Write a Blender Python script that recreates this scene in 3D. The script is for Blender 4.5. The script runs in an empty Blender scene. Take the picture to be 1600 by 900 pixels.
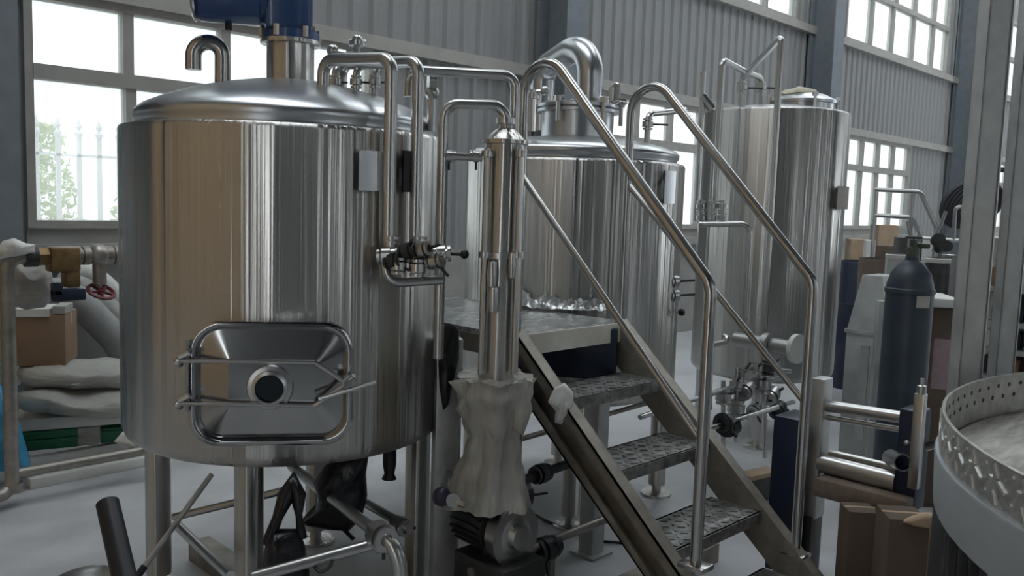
import bpy, bmesh, math, random
from mathutils import Vector, Matrix, noise
random.seed(7)
S = bpy.context.scene
COL = S.collection

# ------------------------------------------------------------------ camera
F_PX, YAW, PITCH, ROLL = 1353.15, math.radians(44.697), math.radians(5.714), math.radians(1.842)
CAM = Vector((0, 0, 1.7))
_d = Vector((math.cos(YAW)*math.cos(PITCH), math.sin(YAW)*math.cos(PITCH), -math.sin(PITCH)))
_r = Vector((math.sin(YAW), -math.cos(YAW), 0)); _u = _r.cross(_d)
CR = math.cos(ROLL)*_r + math.sin(ROLL)*_u
CU = -math.sin(ROLL)*_r + math.cos(ROLL)*_u
cd = bpy.data.cameras.new('camera'); cam = bpy.data.objects.new('camera', cd); COL.objects.link(cam)
cd.sensor_width = 36; cd.lens = F_PX/1600*36; cd.clip_end = 300; cd.clip_start = .05
M = Matrix((CR, CU, -_d)).transposed().to_4x4(); M.translation = CAM
cam.matrix_world = M
S.camera = cam

# ------------------------------------------------------------------ sky and exposure
wd = bpy.data.worlds.new('sky'); S.world = wd; wd.use_nodes = True
nt = wd.node_tree; bg = nt.nodes['Background']
bg.inputs[0].default_value = (.90, .96, 1.0, 1); bg.inputs[1].default_value = 3.0
S.view_settings.view_transform = 'Standard'; S.view_settings.look = 'None'
S.view_settings.gamma = 1; S.view_settings.use_curve_mapping = False
S.view_settings.exposure = 0.62

# ------------------------------------------------------------------ pixel -> place helpers (frame 1600x900)
def ray(x, y): return (_d*F_PX + CR*(x-800) + CU*(450-y)).normalized()
def atX(x, y, X): r = ray(x, y); return CAM + r*(X/r.x)
def atY(x, y, Y): r = ray(x, y); return CAM + r*(Y/r.y)
def atZ(x, y, Z): r = ray(x, y); return CAM + r*((Z-1.7)/r.z)
def atD(x, y, D): r = ray(x, y); return CAM + r*(D/math.hypot(r.x, r.y))
def zat(x, y, ref): r = ray(x, y); return 1.7 + r.z*math.hypot(ref.x, ref.y)/math.hypot(r.x, r.y)
def over(ref, x, y): return Vector((ref.x, ref.y, zat(x, y, ref)))      # above/below ref, height from the pixel

# ------------------------------------------------------------------ materials
def mat(name, col, rough=.5, metal=0., var=0., vscale=6., bump=0., bscale=20., stretch=(1, 1, 1), rvar=0.,
        aniso=0., col2=None, alpha=None, trans=0., spec=.5, sheen=0., detail=4., coat=0.):
    m = bpy.data.materials.new(name); m.use_nodes = True
    n = m.node_tree; L = n.links; b = n.nodes['Principled BSDF']
    b.inputs['Base Color'].default_value = (*col, 1); b.inputs['Roughness'].default_value = rough
    b.inputs['Metallic'].default_value = metal; b.inputs['Specular IOR Level'].default_value = spec
    if trans: b.inputs['Transmission Weight'].default_value = trans
    if coat: b.inputs['Coat Weight'].default_value = coat
    if alpha is not None: b.inputs['Alpha'].default_value = alpha
    if sheen: b.inputs['Sheen Weight'].default_value = sheen
    tc = n.nodes.new('ShaderNodeTexCoord'); mp = n.nodes.new('ShaderNodeMapping')
    mp.inputs['Scale'].default_value = stretch; L.new(tc.outputs['Object'], mp.inputs[0])
    if var or col2 or rvar:
        t = n.nodes.new('ShaderNodeTexNoise'); t.inputs['Scale'].default_value = vscale; t.inputs['Detail'].default_value = detail
        t.inputs['Roughness'].default_value = .6
        L.new(mp.outputs[0], t.inputs['Vector'])
        if var or col2:
            cr = n.nodes.new('ShaderNodeValToRGB'); c2 = col2 or tuple(min(1, c*(1+var)) for c in col)
            c1 = col if col2 else tuple(c*(1-var) for c in col)
            cr.color_ramp.elements[0].position = .32; cr.color_ramp.elements[1].position = .68
            cr.color_ramp.elements[0].color = (*c1, 1); cr.color_ramp.elements[1].color = (*c2, 1)
            L.new(t.outputs[0], cr.inputs[0]); L.new(cr.outputs[0], b.inputs['Base Color'])
        if rvar:
            mr = n.nodes.new('ShaderNodeMapRange'); mr.inputs[1].default_value = .3; mr.inputs[2].default_value = .7
            mr.inputs[3].default_value = max(.02, rough-rvar); mr.inputs[4].default_value = min(1, rough+rvar)
            L.new(t.outputs[0], mr.inputs[0]); L.new(mr.outputs[0], b.inputs['Roughness'])
    if bump:
        t2 = n.nodes.new('ShaderNodeTexNoise'); t2.inputs['Scale'].default_value = bscale; t2.inputs['Detail'].default_value = detail
        L.new(mp.outputs[0], t2.inputs['Vector'])
        bp = n.nodes.new('ShaderNodeBump'); bp.inputs['Strength'].default_value = bump; bp.inputs['Distance'].default_value = .02
        L.new(t2.outputs[0], bp.inputs['Height']); L.new(bp.outputs[0], b.inputs['Normal'])
    if aniso:
        b.inputs['Anisotropic'].default_value = aniso
        tg = n.nodes.new('ShaderNodeTangent'); tg.direction_type = 'RADIAL'; tg.axis = 'Z'
        L.new(tg.outputs[0], b.inputs['Tangent']); b.inputs['Anisotropic Rotation'].default_value = .25
    return m
def glass_mat(name, tint, haze, haze_col=(.8, .82, .8)):
    m = bpy.data.materials.new(name); m.use_nodes = True; n = m.node_tree; L = n.links
    n.nodes.remove(n.nodes['Principled BSDF']); out = n.nodes['Material Output']
    tr = n.nodes.new('ShaderNodeBsdfTransparent'); tr.inputs[0].default_value = (*tint, 1)
    tl = n.nodes.new('ShaderNodeBsdfTranslucent'); tl.inputs[0].default_value = (*haze_col, 1)
    gl = n.nodes.new('ShaderNodeBsdfGlossy'); gl.inputs['Roughness'].default_value = .05; gl.inputs[0].default_value = (.9, .9, .9, 1)
    t = n.nodes.new('ShaderNodeTexNoise'); t.inputs['Scale'].default_value = 2.5
    tc = n.nodes.new('ShaderNodeTexCoord'); L.new(tc.outputs['Object'], t.inputs['Vector'])
    mr = n.nodes.new('ShaderNodeMapRange'); mr.inputs[3].default_value = haze*.75; mr.inputs[4].default_value = haze*1.25
    L.new(t.outputs[0], mr.inputs[0])
    mx = n.nodes.new('ShaderNodeMixShader'); L.new(mr.outputs[0], mx.inputs[0]); L.new(tr.outputs[0], mx.inputs[1]); L.new(tl.outputs[0], mx.inputs[2])
    m2 = n.nodes.new('ShaderNodeMixShader'); m2.inputs[0].default_value = .05; L.new(mx.outputs[0], m2.inputs[1]); L.new(gl.outputs[0], m2.inputs[2])
    L.new(m2.outputs[0], out.inputs[0]); return m
STEEL = mat('brushed_steel', (.56, .55, .525), .31, 1, aniso=.95, bump=.5, bscale=18, stretch=(1, 1, .006), rvar=.05, vscale=14, detail=3)
LIDM = mat('polished_lid_steel', (.56, .58, .60), .3, 1, bump=.02, bscale=3)
PIPE = mat('pipe_steel', (.54, .54, .53), .29, 1, rvar=.015, vscale=4)
RAIL = mat('rail_steel', (.47, .465, .455), .23, 1, rvar=.02, vscale=4)
GALV = mat('galvanised_steel', (.50, .51, .50), .48, .75, var=.16, vscale=9, rvar=.1)
SKIRT = mat('grey_sheet_metal', (.50, .53, .56), .42, .55, var=.06, vscale=3)
CHECK = mat('checker_plate', (.52, .52, .50), .42, .8, var=.2, vscale=18, bump=.15, bscale=60)
FILM = mat('film_covered_plate', (.30, .31, .31), .22, .55, col2=(.62, .63, .62), vscale=11, bump=.5, bscale=16, rvar=.12, stretch=(1, 2.2, 1))
STONE = mat('dusty_plate', (.20, .19, .165), .6, .15, col2=(.62, .60, .54), vscale=7, bump=.3, bscale=14, stretch=(.6, 2.6, 1))
STRING = mat('stringer_steel', (.20, .18, .155), .45, .6, col2=(.36, .335, .29), vscale=7)
TREAD = mat('tread_plate', (.13, .13, .127), .4, .6, col2=(.36, .36, .35), vscale=22, bump=.35, bscale=35, rvar=.1)
BLUE = mat('blue_motor_paint', (.028, .075, .21), .32, .0, var=.1, coat=.3)
NAVY = mat('navy_paint', (.012, .02, .045), .4, 0, var=.2)
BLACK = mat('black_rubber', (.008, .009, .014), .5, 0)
BAGB = mat('black_bag', (.007, .007, .010), .33, 0, bump=.8, bscale=9)
SIGHT = mat('dark_glass', (.003, .012, .02), .06, 0)
GASB = mat('gas_cylinder_paint', (.040, .055, .075), .42, .1, var=.15, vscale=7)
IRON = mat('dark_iron', (.060, .060, .062), .45, .5, var=.25, vscale=15)
WALLM = mat('cladding_paint', (.30, .305, .305), .5, .1, var=.05, vscale=1.5)
GIRTM = mat('girt_paint', (.40, .39, .36), .55, 0, var=.08)
COLM = mat('column_paint', (.20, .225, .25), .5, .1, var=.1)
FRAMEM = mat('window_frame', (.36, .35, .32), .5, .1, var=.08)
PLASTER = mat('plaster', (.34, .335, .315), .8, 0, var=.1, vscale=4, bump=.1)
CONC = mat('concrete_floor', (.36, .37, .385), .42, 0, col2=(.52, .53, .545), vscale=2.2, bump=.06, bscale=40, rvar=.14, detail=8)
TANW = mat('tan_board', (.66, .47, .29), .7, 0, var=.06, vscale=1.2)
DARKW = mat('dark_wall', (.17, .175, .18), .7, 0, var=.15, vscale=1)
ROOFM = mat('roof_sheet', (.24, .25, .26), .6, 0)
CARD = mat('cardboard', (.25, .165, .105), .8, 0, var=.1, vscale=5)
CARD2 = mat('pale_cardboard', (.44, .33, .23), .8, 0, var=.1, vscale=5)
CARD3 = mat('dark_cardboard', (.115, .085, .065), .8, 0, var=.1, vscale=5)
TAPE = mat('packing_tape', (.42, .30, .20), .4)
WHITEP = mat('white_plastic', (.66, .66, .63), .45, 0, var=.06)
SACK = mat('grey_white_sack', (.36, .36, .33), .5, 0, var=.2, vscale=6, bump=.8, bscale=9, stretch=(.5, .5, 1.6))
WRAP = mat('plastic_wrap', (.38, .375, .34), .2, 0, var=.22, vscale=9, bump=1., bscale=14, stretch=(1, 1, .35))
WRAPW = mat('white_wrap', (.66, .66, .63), .4, 0, var=.1, vscale=9, bump=.6, bscale=10)
FOAM = mat('grey_foam', (.30, .31, .305), .7, 0, var=.12, vscale=8, bump=.15)
GREEN = mat('green_crate', (.015, .15, .075), .45, 0)
CYAN = mat('blue_bag', (.05, .30, .52), .35, 0, var=.25, vscale=8, bump=.5, bscale=12)
BRASS = mat('weathered_brass', (.24, .155, .075), .45, .6, var=.25, vscale=18)
RUST = mat('weathered_pipe', (.33, .31, .28), .42, .7, var=.2, vscale=14)
RED = mat('dark_red_paint', (.16, .025, .035), .4)
PURP = mat('purple_cap', (.045, .035, .07), .35)
DARKPANEL = mat('dark_panel_paint', (.045, .06, .07), .5, .1)
WOOD = mat('timber', (.20, .15, .12), .7, 0, var=.15, vscale=4, stretch=(1, 8, 8))
LABEL = mat('paper_label', (.45, .43, .39), .6, 0, var=.06, vscale=30)
PINK = mat('printed_label', (.34, .25, .26), .6, 0, var=.12, vscale=25)
LEAF = mat('foliage', (.42, .52, .20), .7, 0, col2=(.70, .76, .45), vscale=5)  # leaf tones lightened to imitate bloom around the window
FENCEM = mat('pale_fence_paint', (.80, .80, .78), .6)  # pale paint, lightened further to imitate bloom
YARD = mat('yard_paving', (.55, .56, .54), .8, 0, var=.1)
PANE = glass_mat('hazed_window_glass', (.53, .54, .54), .16)  # tint dims the bright sky, pale haze imitates window glare
CLEAR = glass_mat('roof_light_sheet', (.75, .77, .77), .2)
BOXSHEET = mat('galvanised_sheet', (.42, .44, .44), .42, .5, var=.22, vscale=4)

# ------------------------------------------------------------------ mesh helpers
class MB:
    def __init__(s): s.v = []; s.f = []
    def add(s, vs, fs, mx=None):
        o = len(s.v)
        s.v += [(mx @ Vector(v)) if mx else Vector(v) for v in vs]
        s.f += [tuple(i+o for i in f) for f in fs]; return s
    def box(s, x0, x1, y0, y1, z0, z1, mx=None):
        vs = [(x, y, z) for z in (z0, z1) for x, y in ((x0, y0), (x1, y0), (x1, y1), (x0, y1))]
        return s.add(vs, [(3, 2, 1, 0), (4, 5, 6, 7), (0, 1, 5, 4), (1, 2, 6, 5), (2, 3, 7, 6), (3, 0, 4, 7)], mx)
    def bbox(s, x0, x1, y0, y1, z0, z1, b=.01, mx=None):       # chamfered box
        bm = bmesh.new(); bmesh.ops.create_cube(bm, size=1)
        for v in bm.verts: v.co = Vector(((x0+x1)/2+v.co.x*(x1-x0), (y0+y1)/2+v.co.y*(y1-y0), (z0+z1)/2+v.co.z*(z1-z0)))
        bmesh.ops.bevel(bm, geom=bm.edges[:], offset=b, segments=2, profile=.5, affect='EDGES')
        bm.verts.index_update()
        s.add([v.co.copy() for v in bm.verts], [[v.index for v in f.verts] for f in bm.faces], mx); bm.free(); return s
    def lathe(s, prof, n=32, mx=None, a0=0., a1=None):
        full = a1 is None; a1 = a0+2*math.pi if full else a1
        m = n if full else n+1; vs = []; fs = []
        for r, z in prof:
            for k in range(m):
                a = a0+(a1-a0)*k/n; vs.append((r*math.cos(a), r*math.sin(a), z))
        for i in range(len(prof)-1):
            for k in range(n):
                k2 = (k+1) % m if full else k+1
                fs.append((i*m+k, i*m+k2, (i+1)*m+k2, (i+1)*m+k))
        return s.add(vs, fs, mx)
    def tube(s, pts, r, n=10, fil=0., cap=True, seg=6):
        pts = [Vector(p) for p in pts]
        if fil: pts = fillet(pts, fil, seg)
        vs = []; fs = []; N = len(pts)
        rr = r if isinstance(r, (list, tuple)) else [r]*N
        t = (pts[1]-pts[0]).normalized()
        a = t.orthogonal().normalized()
        for i, p in enumerate(pts):
            if i == 0: tt = t
            elif i == N-1: tt = (pts[-1]-pts[-2]).normalized()
            else: tt = ((pts[i+1]-p).normalized()+(p-pts[i-1]).normalized()).normalized()
            a = (a-tt*a.dot(tt)).normalized(); b = tt.cross(a)
            for k in range(n):
                q = 2*math.pi*k/n; vs.append(p+(a*math.cos(q)+b*math.sin(q))*rr[i])
        for i in range(N-1):
            for k in range(n): fs.append((i*n+k, i*n+(k+1) % n, (i+1)*n+(k+1) % n, (i+1)*n+k))
        if cap: fs += [tuple(range(n))[::-1], tuple((N-1)*n+k for k in range(n))]
        return s.add(vs, fs)
    def ring(s, p, axis, r0, r1, th, n=20):                    # washer/disc centred at p
        mx = axm(p, axis)
        return s.lathe([(r0, -th/2), (r1, -th/2), (r1, th/2), (r0, th/2), (r0, -th/2)], n, mx)
    def disc(s, p, axis, r, th, n=20):
        return s.lathe([(0.0001, -th/2), (r, -th/2), (r, th/2), (0.0001, th/2)], n, axm(p, axis))
    def ball(s, p, r, n=12):
        pr = [(max(.0001, r*math.sin(math.pi*k/8)), -r*math.cos(math.pi*k/8)) for k in range(9)]
        return s.lathe(pr, n, Matrix.Translation(p))
    def obj(s, name, m, parent=None, sharp=35):
        off = Vector((0, 0, 0)); q = parent
        while q is not None: off += q.location; q = q.parent
        me = bpy.data.meshes.new(name); me.from_pydata([v-off for v in s.v], [], s.f); me.update()
        bm = bmesh.new(); bm.from_mesh(me); bmesh.ops.recalc_face_normals(bm, faces=bm.faces); bm.to_mesh(me); bm.free()
        me.polygons.foreach_set('use_smooth', [True]*len(me.polygons)); me.set_sharp_from_angle(angle=math.radians(sharp))
        me.materials.append(m)
        o = bpy.data.objects.new(name, me); COL.objects.link(o)
        if parent: o.parent = parent
        return o
def axm(p, axis):
    z = Vector(axis).normalized(); x = z.orthogonal().normalized(); y = z.cross(x)
    m = Matrix((x, y, z)).transposed().to_4x4(); m.translation = Vector(p); return m
def frame(p, xdir, zdir=(0, 0, 1)):                           # local x along xdir, z up, y = z cross x
    z = Vector(zdir).normalized(); x = Vector(xdir); x = (x-z*x.dot(z)).normalized(); y = z.cross(x)
    m = Matrix((x, y, z)).transposed().to_4x4(); m.translation = Vector(p); return m
def fillet(pts, R, seg=6):
    out = [pts[0]]
    for i in range(1, len(pts)-1):
        p = pts[i]; a = (pts[i-1]-p); b = (pts[i+1]-p); la, lb = a.length, b.length; a.normalize(); b.normalize()
        c = max(-1, min(1, a.dot(b))); ang = math.acos(c)
        if ang > math.pi-.02: out.append(p); continue
        r = R[i-1] if isinstance(R, (list, tuple)) else R
        d = min(r/math.tan(ang/2), la*.49 if i > 1 else la*.98, lb*.49 if i < len(pts)-2 else lb*.98); r = d*math.tan(ang/2)
        h = (a+b).normalized(); cen = p+h*(r/math.sin(ang/2))
        s0 = p+a*d-cen; s1 = p+b*d-cen
        for k in range(seg+1):
            t = k/seg; out.append(cen+s0.normalized().slerp(s1.normalized(), t)*s0.length)
    out.append(pts[-1]); return out
def thing(name, label, cat, loc=(0, 0, 0), group=None):
    o = bpy.data.objects.new(name, None); COL.objects.link(o); o.location = loc; o.empty_display_size = .1
    o['label'] = label; o['category'] = cat
    if group: o['group'] = group
    return o
def tag(o, label, cat, group=None):
    o['label'] = label; o['category'] = cat
    if group: o['group'] = group
    return o
def struct(o, label=None):
    o['kind'] = 'structure'
    if label: o['label'] = label
    return o
def sempty(name, label=None):
    o = bpy.data.objects.new(name, None); COL.objects.link(o); return struct(o, label)
def copy_tree(o, parent=None):
    c = o.copy(); COL.objects.link(c); c.parent = parent
    for ch in list(o.children): copy_tree(ch, c)
    return c
def inst(src, parent, loc, rot=None):                           # another piece sharing mesh data
    c = src.copy(); COL.objects.link(c); c.parent = parent; c.location = loc
    if rot is not None: c.rotation_euler = rot
    return c
def pipe(name, pts, r, m, parent=None, fil=.05, n=12): return MB().tube(pts, r, n, fil).obj(name, m, parent)
def valve(parent, p, axis, r, lever=None, m=None, hm=None, ball=False, thick=None):
    """clamped valve body on a pipe: disc body, two clamp rings; lever = vector"""
    p = Vector(p); ax = Vector(axis).normalized(); th = thick or r*1.6
    b = MB().disc(p, ax, r*1.75, th, 16)
    for sgn in (-1, 1): b.ring(p+ax*sgn*th*.9, ax, r*.8, r*1.55, th*.35, 16)
    v = b.obj('valve', m or PIPE, parent)
    if lever is not None:
        lv = Vector(lever); side = lv.cross(ax)
        h = MB().tube([p, p+lv*.25, p+lv], r*.32, 8)
        if ball: h.ball(p+lv, r*.85)
        h.obj('handle', hm or IRON, v)
    return v

# ------------------------------------------------------------------ the hall
W = 6.6                                                         # inside face of the window wall
HX0, HX1, HY0, ROOF = -2.6, 46.0, -6.5, 8.2
struct(MB().box(HX0-.3, HX1+.3, HY0-.3, W+.4, -.2, 0).obj('floor', CONC), 'grey concrete workshop floor with faint stains')
wall = sempty('wall_back', 'grey corrugated cladding wall with two rows of windows')
COLX = [1.56, 7.05, 13.2, 19.75, 26.2, 32.6, 39]
ZS, ZT0, ZT1, ZG, ZU, ZUT, ZU1 = 1.43, 2.43, 2.53, 3.02, 4.56, 5.43, 6.35
# cladding sheets: trapezoid ribs, one object per sheet, shared meshes
def sheet_mesh(width, h, name='cladding_sheet', pitch=.205):
    n = round(width/pitch); pw = width/n; xs = []
    for k in range(n):
        xs += [(k*pw, 0), (k*pw+pw*.16, -.028), (k*pw+pw*.40, -.028), (k*pw+pw*.56, 0)]
    xs.append((width, 0))
    b = MB(); vs = [(x, y, 0) for x, y in xs]+[(x, y, h) for x, y in xs]; m = len(xs)
    b.add(vs, [(i, i+1, m+i+1, m+i) for i in range(m-1)])
    return b
_sheets = {}
def sheet(x, z0, z1, w):
    key = (round(w, 3), round(z1-z0, 3))
    if key in _sheets: return inst(_sheets[key], wall, (x, W, z0))
    o = sheet_mesh(w, z1-z0).obj('cladding_sheet', WALLM, wall, 20); o.location = (x, W, z0); _sheets[key] = o
def sheets(x0, x1, z0, z1):
    n = max(1, round((x1-x0)/.82)); w = (x1-x0)/n
    for k in range(n): sheet(x0+k*w, z0, z1, w)
# openings: (x0, x1) of the lower and of the upper windows in every bay
LOW = [(1.88, 4.75), (8.0, 10.9), (14.3, 17.55), (20.9, 23.9), (27.2, 30.2), (33.6, 36.6)]
UPP = [(1.88, 6.5), (8.0, 12.6), (14.3, 19.1), (20.9, 25.5), (27.2, 31.9), (33.6, 38.2)]
sheets(HX0, -2.0, 0, ROOF); sheets(-2.0, 1.3, 4.6, ROOF); sheets(1.3, 1.88, 0, ROOF)
dr1 = sempty('mirror_dark_panel', 'added unseen dark panel in the wall left of the first column')  # added out of view so the nearest tank's edge mirrors something dark
for k in range(23): MB().box(-2.0, 1.3, W-.03, W+.02, k*.2, k*.2+.19).obj('slat', DARKPANEL, dr1)
for xx in (-2.0, 1.24): MB().box(xx, xx+.06, W-.06, W-.03, 0, 4.6).obj('panel_track', IRON, dr1)
for k in range(6):
    xa = LOW[k][1]; xe = COLX[k+1]-.05
    nxt = LOW[k+1][0] if k < 5 else HX1
    sheets(xa, nxt, 1.2, ZG+.08)
    sheets(LOW[k][0], nxt, ZG+.08, ZU-.06)
    sheets(UPP[k][1], UPP[k+1][0] if k < 5 else HX1, ZU-.06, ROOF)
    sheets(UPP[k][0], UPP[k][1], ZU1, ROOF)
MB().box(1.88, HX1, W-.02, W+.22, 0, 1.2).obj('plinth', PLASTER, wall)
for k in range(6): MB().box(LOW[k][0], LOW[k][1], W-.03, W+.2, 1.2, ZS-.02).obj('sill_wall', PLASTER, wall)
for z, h, d in ((ZG+.0, .12, .10), (ZU-.10, .12, .10)):
    for k in range(6):
        x0 = COLX[k]; MB().box(COLX[k], COLX[k+1], W-d, W+.0, z, z+h).obj('girt', GIRTM, wall)
for k in range(5):
    MB().box(LOW[k][0]-.05, LOW[k][1]+.08, W-.12, W+.12, 1.20, 1.30).obj('sill_ledge', PLASTER, wall)
hb = MB()
for a in (-.2, .2): hb.box(-.17, .17, a-.012, a+.012, 0, ROOF)
hb.box(-.009, .009, -.2, .2, 0, ROOF)
c0 = hb.obj('column', COLM, wall); c0.location = (COLX[0], W-.26, 0)
for x in COLX[1:]: inst(c0, wall, (x, W-.26, 0))
MB().box(13.0, 13.4, W-1.3, W-.5, 6.0, 6.35).obj('haunch', COLM, wall)
WN = [0]
def window(x0, x1, bands, mull, label):
    """bands: list of (z0,z1); mull: list of lists of mullion x centres per band"""
    WN[0] += 1; w = sempty('window_%d' % WN[0], label)
    z0, z1 = bands[0][0], bands[-1][1]; fw = .055
    f = MB()
    f.box(x0, x0+fw, W-.06, W+.06, z0, z1); f.box(x1-fw, x1, W-.06, W+.06, z0, z1)
    f.box(x0+fw, x1-fw, W-.06, W+.06, z0, z0+fw); f.box(x0+fw, x1-fw, W-.06, W+.06, z1-fw, z1)
    f.obj('frame', FRAMEM, w)
    for i, (a, b) in enumerate(bands):
        if i: MB().box(x0+fw, x1-fw, W-.065, W+.055, bands[i-1][1]-.0, a+.0).obj('transom', FRAMEM, w)
        lo = a+(fw if i == 0 else 0); hi = b-(fw if i == len(bands)-1 else 0)
        xs = [x0+fw]+[m for m in mull[i] if x0+.1 < m < x1-.1]+[x1-fw]
        for m in xs[1:-1]: MB().box(m-.038, m+.038, W-.05, W+.05, lo, hi).obj('mullion', FRAMEM, w)
        for j in range(len(xs)-1):
            pa = xs[j]+(.038 if j else 0); pb = xs[j+1]-(.038 if j < len(xs)-2 else 0)
            MB().box(pa, pb, W-.004, W+.004, lo, hi).obj('pane', PANE, w)
    return w
def spaced(x0, x1, n): return [x0+(x1-x0)*k/n for k in range(1, n)]
window(*LOW[0], [(ZS-.02, ZT0), (ZT1, ZG)], [[2.59, 3.32, 4.05], [2.575, 3.33, 4.05]], 'white-lit factory window at the left behind the nearest tank')
window(*LOW[1], [(ZS-.02, ZT0), (ZT1, ZG)], [spaced(*LOW[1], 4)]*2, 'lower window seen between the middle tank and the tall tank')
window(*LOW[2], [(ZS-.02, ZT0), (ZT1, ZG)], [[15.35, 16.05, 16.75]]*2, 'lower window with eight panes right of the tall tank')
for k in (3, 4, 5): window(*LOW[k], [(ZS-.02, ZT0), (ZT1, ZG)], [spaced(*LOW[k], 4)]*2, '%s lower window counted from the left along the wall' % ['fourth', 'fifth', 'sixth'][k-3])
window(*UPP[0], [(ZU, ZUT), (ZUT+.08, ZU1)], [spaced(*UPP[0], 6)]*2, 'upper window above the left bay')
window(*UPP[1], [(ZU, ZUT), (ZUT+.08, ZU1)], [spaced(*UPP[1], 5)]*2, 'upper window left of the steel column above the tall tank')
window(*UPP[2], [(ZU, ZUT), (ZUT+.08, ZU1)], [[15.37, 16.29, 17.28, 18.3], [15.37, 16.4, 17.3, 18.3]], 'large upper window over the ribbed wall at the right')
for k in (3, 4, 5): window(*UPP[k], [(ZU, ZUT), (ZUT+.08, ZU1)], [spaced(*UPP[k], 6)]*2, '%s upper window counted from the left along the wall' % ['fourth', 'fifth', 'sixth'][k-3])
# the rest of the hall, seen in the steel: partition at the left, dark side wall with added slits, roof with light strips
struct(MB().box(HX0-.1, HX0, -.25, W, 0, ROOF).obj('wall_left', TANW), 'tan board partition closing the left end')
wl = MB(); wl.box(HX0-.1, HX0, HY0, -.6, 0, ROOF); wl.box(HX0-.1, HX0, -.6, -.25, 5.2, ROOF)
struct(wl.obj('wall_left_far', DARKW), 'dark end wall beyond the partition')
struct(MB().box(HX1, HX1+.2, HY0, W, 0, ROOF).obj('wall_right', DARKW), 'dark end wall far to the right')
wf = MB(); x = HX0  # dark wall set close, openings shaped to streak the steel's reflections
for wd_, gap in ((1.3, .12), (2.6, .3), (1.6, .15), (2.9, .35), (1.4, .12), (2.2, .5), (3.2, .2), (3.2, .9), (2.5, .3), (1.6, 6.5), (5, .5)):
    wf.box(x, min(x+wd_, HX1), HY0-.2, HY0, 0, ROOF); x += wd_+gap
wf.box(x, HX1, HY0-.2, HY0, 0, ROOF); wf.box(HX0, HX1, HY0-.2, HY0, 0, .5); wf.box(HX0, HX1, HY0-.2, HY0, 6.2, ROOF)
struct(wf.obj('wall_front', DARKW), 'dark unseen side wall of the hall, tall slits added to streak the steel')
rf = MB(); x = HX0
while x < HX1:
    rf.box(x, x+3.0, HY0, W+.2, ROOF, ROOF+.1); x += 5.2
rf.box(HX0, HX1, HY0, .5, ROOF, ROOF+.1)
for k in range(4): rf.box(HX0, HX1, HY0+.3+k*3.9, HY0+.45+k*3.9, ROOF-.25, ROOF)
struct(rf.obj('ceiling', ROOFM), 'dark roof sheeting with open strips of daylight')

# ------------------------------------------------------------------ outside the left window
MB_y = MB().box(-14, 60, W+.4, W+40, -.25, -.02)
struct(MB_y.obj('ground_outside', YARD), 'pale paved yard outside the windows')
fence = thing('yard_fence', 'pale fence with spear tops outside the left window', 'fence', (2.6, 20, 0))
for z in (.35, 2.35): MB().box(2, 24, 19.97, 20.03, z, z+.06).obj('fence_rail', FENCEM, fence)
px0 = None
for k in range(50):
    X = 3.0+k*.42
    if px0 is None:
        b = MB(); b.box(-.045, .045, -.03, .03, 0, 2.75)
        b.lathe([(.05, 2.75), (.09, 2.85), (.02, 2.92), (.07, 3.0), (.001, 3.18)], 8)
        px0 = b.obj('fence_post', FENCEM); px0.parent = fence; px0.location = (X-2.6, 0, 0)
    else: inst(px0, fence, (X-2.6, 0, 0))
def bush(p, r, h, label, n=1400):
    b = MB(); rnd = random.Random(hash(label) % 1000)
    rnd = random.Random(int(p[0]*100))
    for k in range(n):
        a = rnd.random()*6.283; q = rnd.random()**.5; t = rnd.random()
        rr = r*q*(1-.5*t)
        c = Vector((p[0]+rr*math.cos(a), p[1]+rr*math.sin(a)*.7, p[2]+.1+h*t))
        u = Vector((rnd.gauss(0, 1), rnd.gauss(0, 1), rnd.gauss(0, 1))).normalized(); v = u.orthogonal().normalized(); s_ = .07+.06*rnd.random()
        b.add([c-u*s_, c+v*s_*.5, c+u*s_, c-v*s_*.5], [(0, 1, 2, 3)])
    o = thing('shrub', label, 'shrub', p)
    b.obj('leaves', LEAF, o)['kind'] = 'stuff'
    MB().tube([Vector(p), Vector(p)+Vector((.05, 0, h*.5))], .05, 6).obj('stem', WOOD, o)
bush((6.3, 21.6, 0), 1.3, 3.0, 'bloom-paled green shrub behind the yard fence, nearest the column')
bush((9.2, 21.8, 0), 1.4, 2.2, 'bloom-paled green shrub behind the yard fence, nearer the tank')

# ------------------------------------------------------------------ brewing tanks
Z3 = Vector((0, 0, 1))
def rrect(w, h, r, n=6):
    out = []
    for cx, cy, a0 in ((w/2-r, h/2-r, 0), (-w/2+r, h/2-r, 90), (-w/2+r, -h/2+r, 180), (w/2-r, -h/2+r, 270)):
        for k in range(n+1):
            a = math.radians(a0+90*k/n); out.append((cx+r*math.cos(a), cy+r*math.sin(a)))
    return out
def legs(root, c, s, r, ztop, rot=0.):
    first = None
    for k in range(4):
        a = rot+math.radians(45+90*k); p = (math.sqrt(2)*s*math.cos(a), math.sqrt(2)*s*math.sin(a), 0)
        if first is None:
            b = MB(); b.lathe([(.001, 0), (r*1.8, 0), (r*1.8, .012), (r*.55, .016), (r*.55, .06), (r*.98, .062), (r, .075), (r, ztop)], 20)
            first = b.obj('leg', STEEL); first.parent = root; first.location = p
        else: inst(first, root, p)
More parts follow.
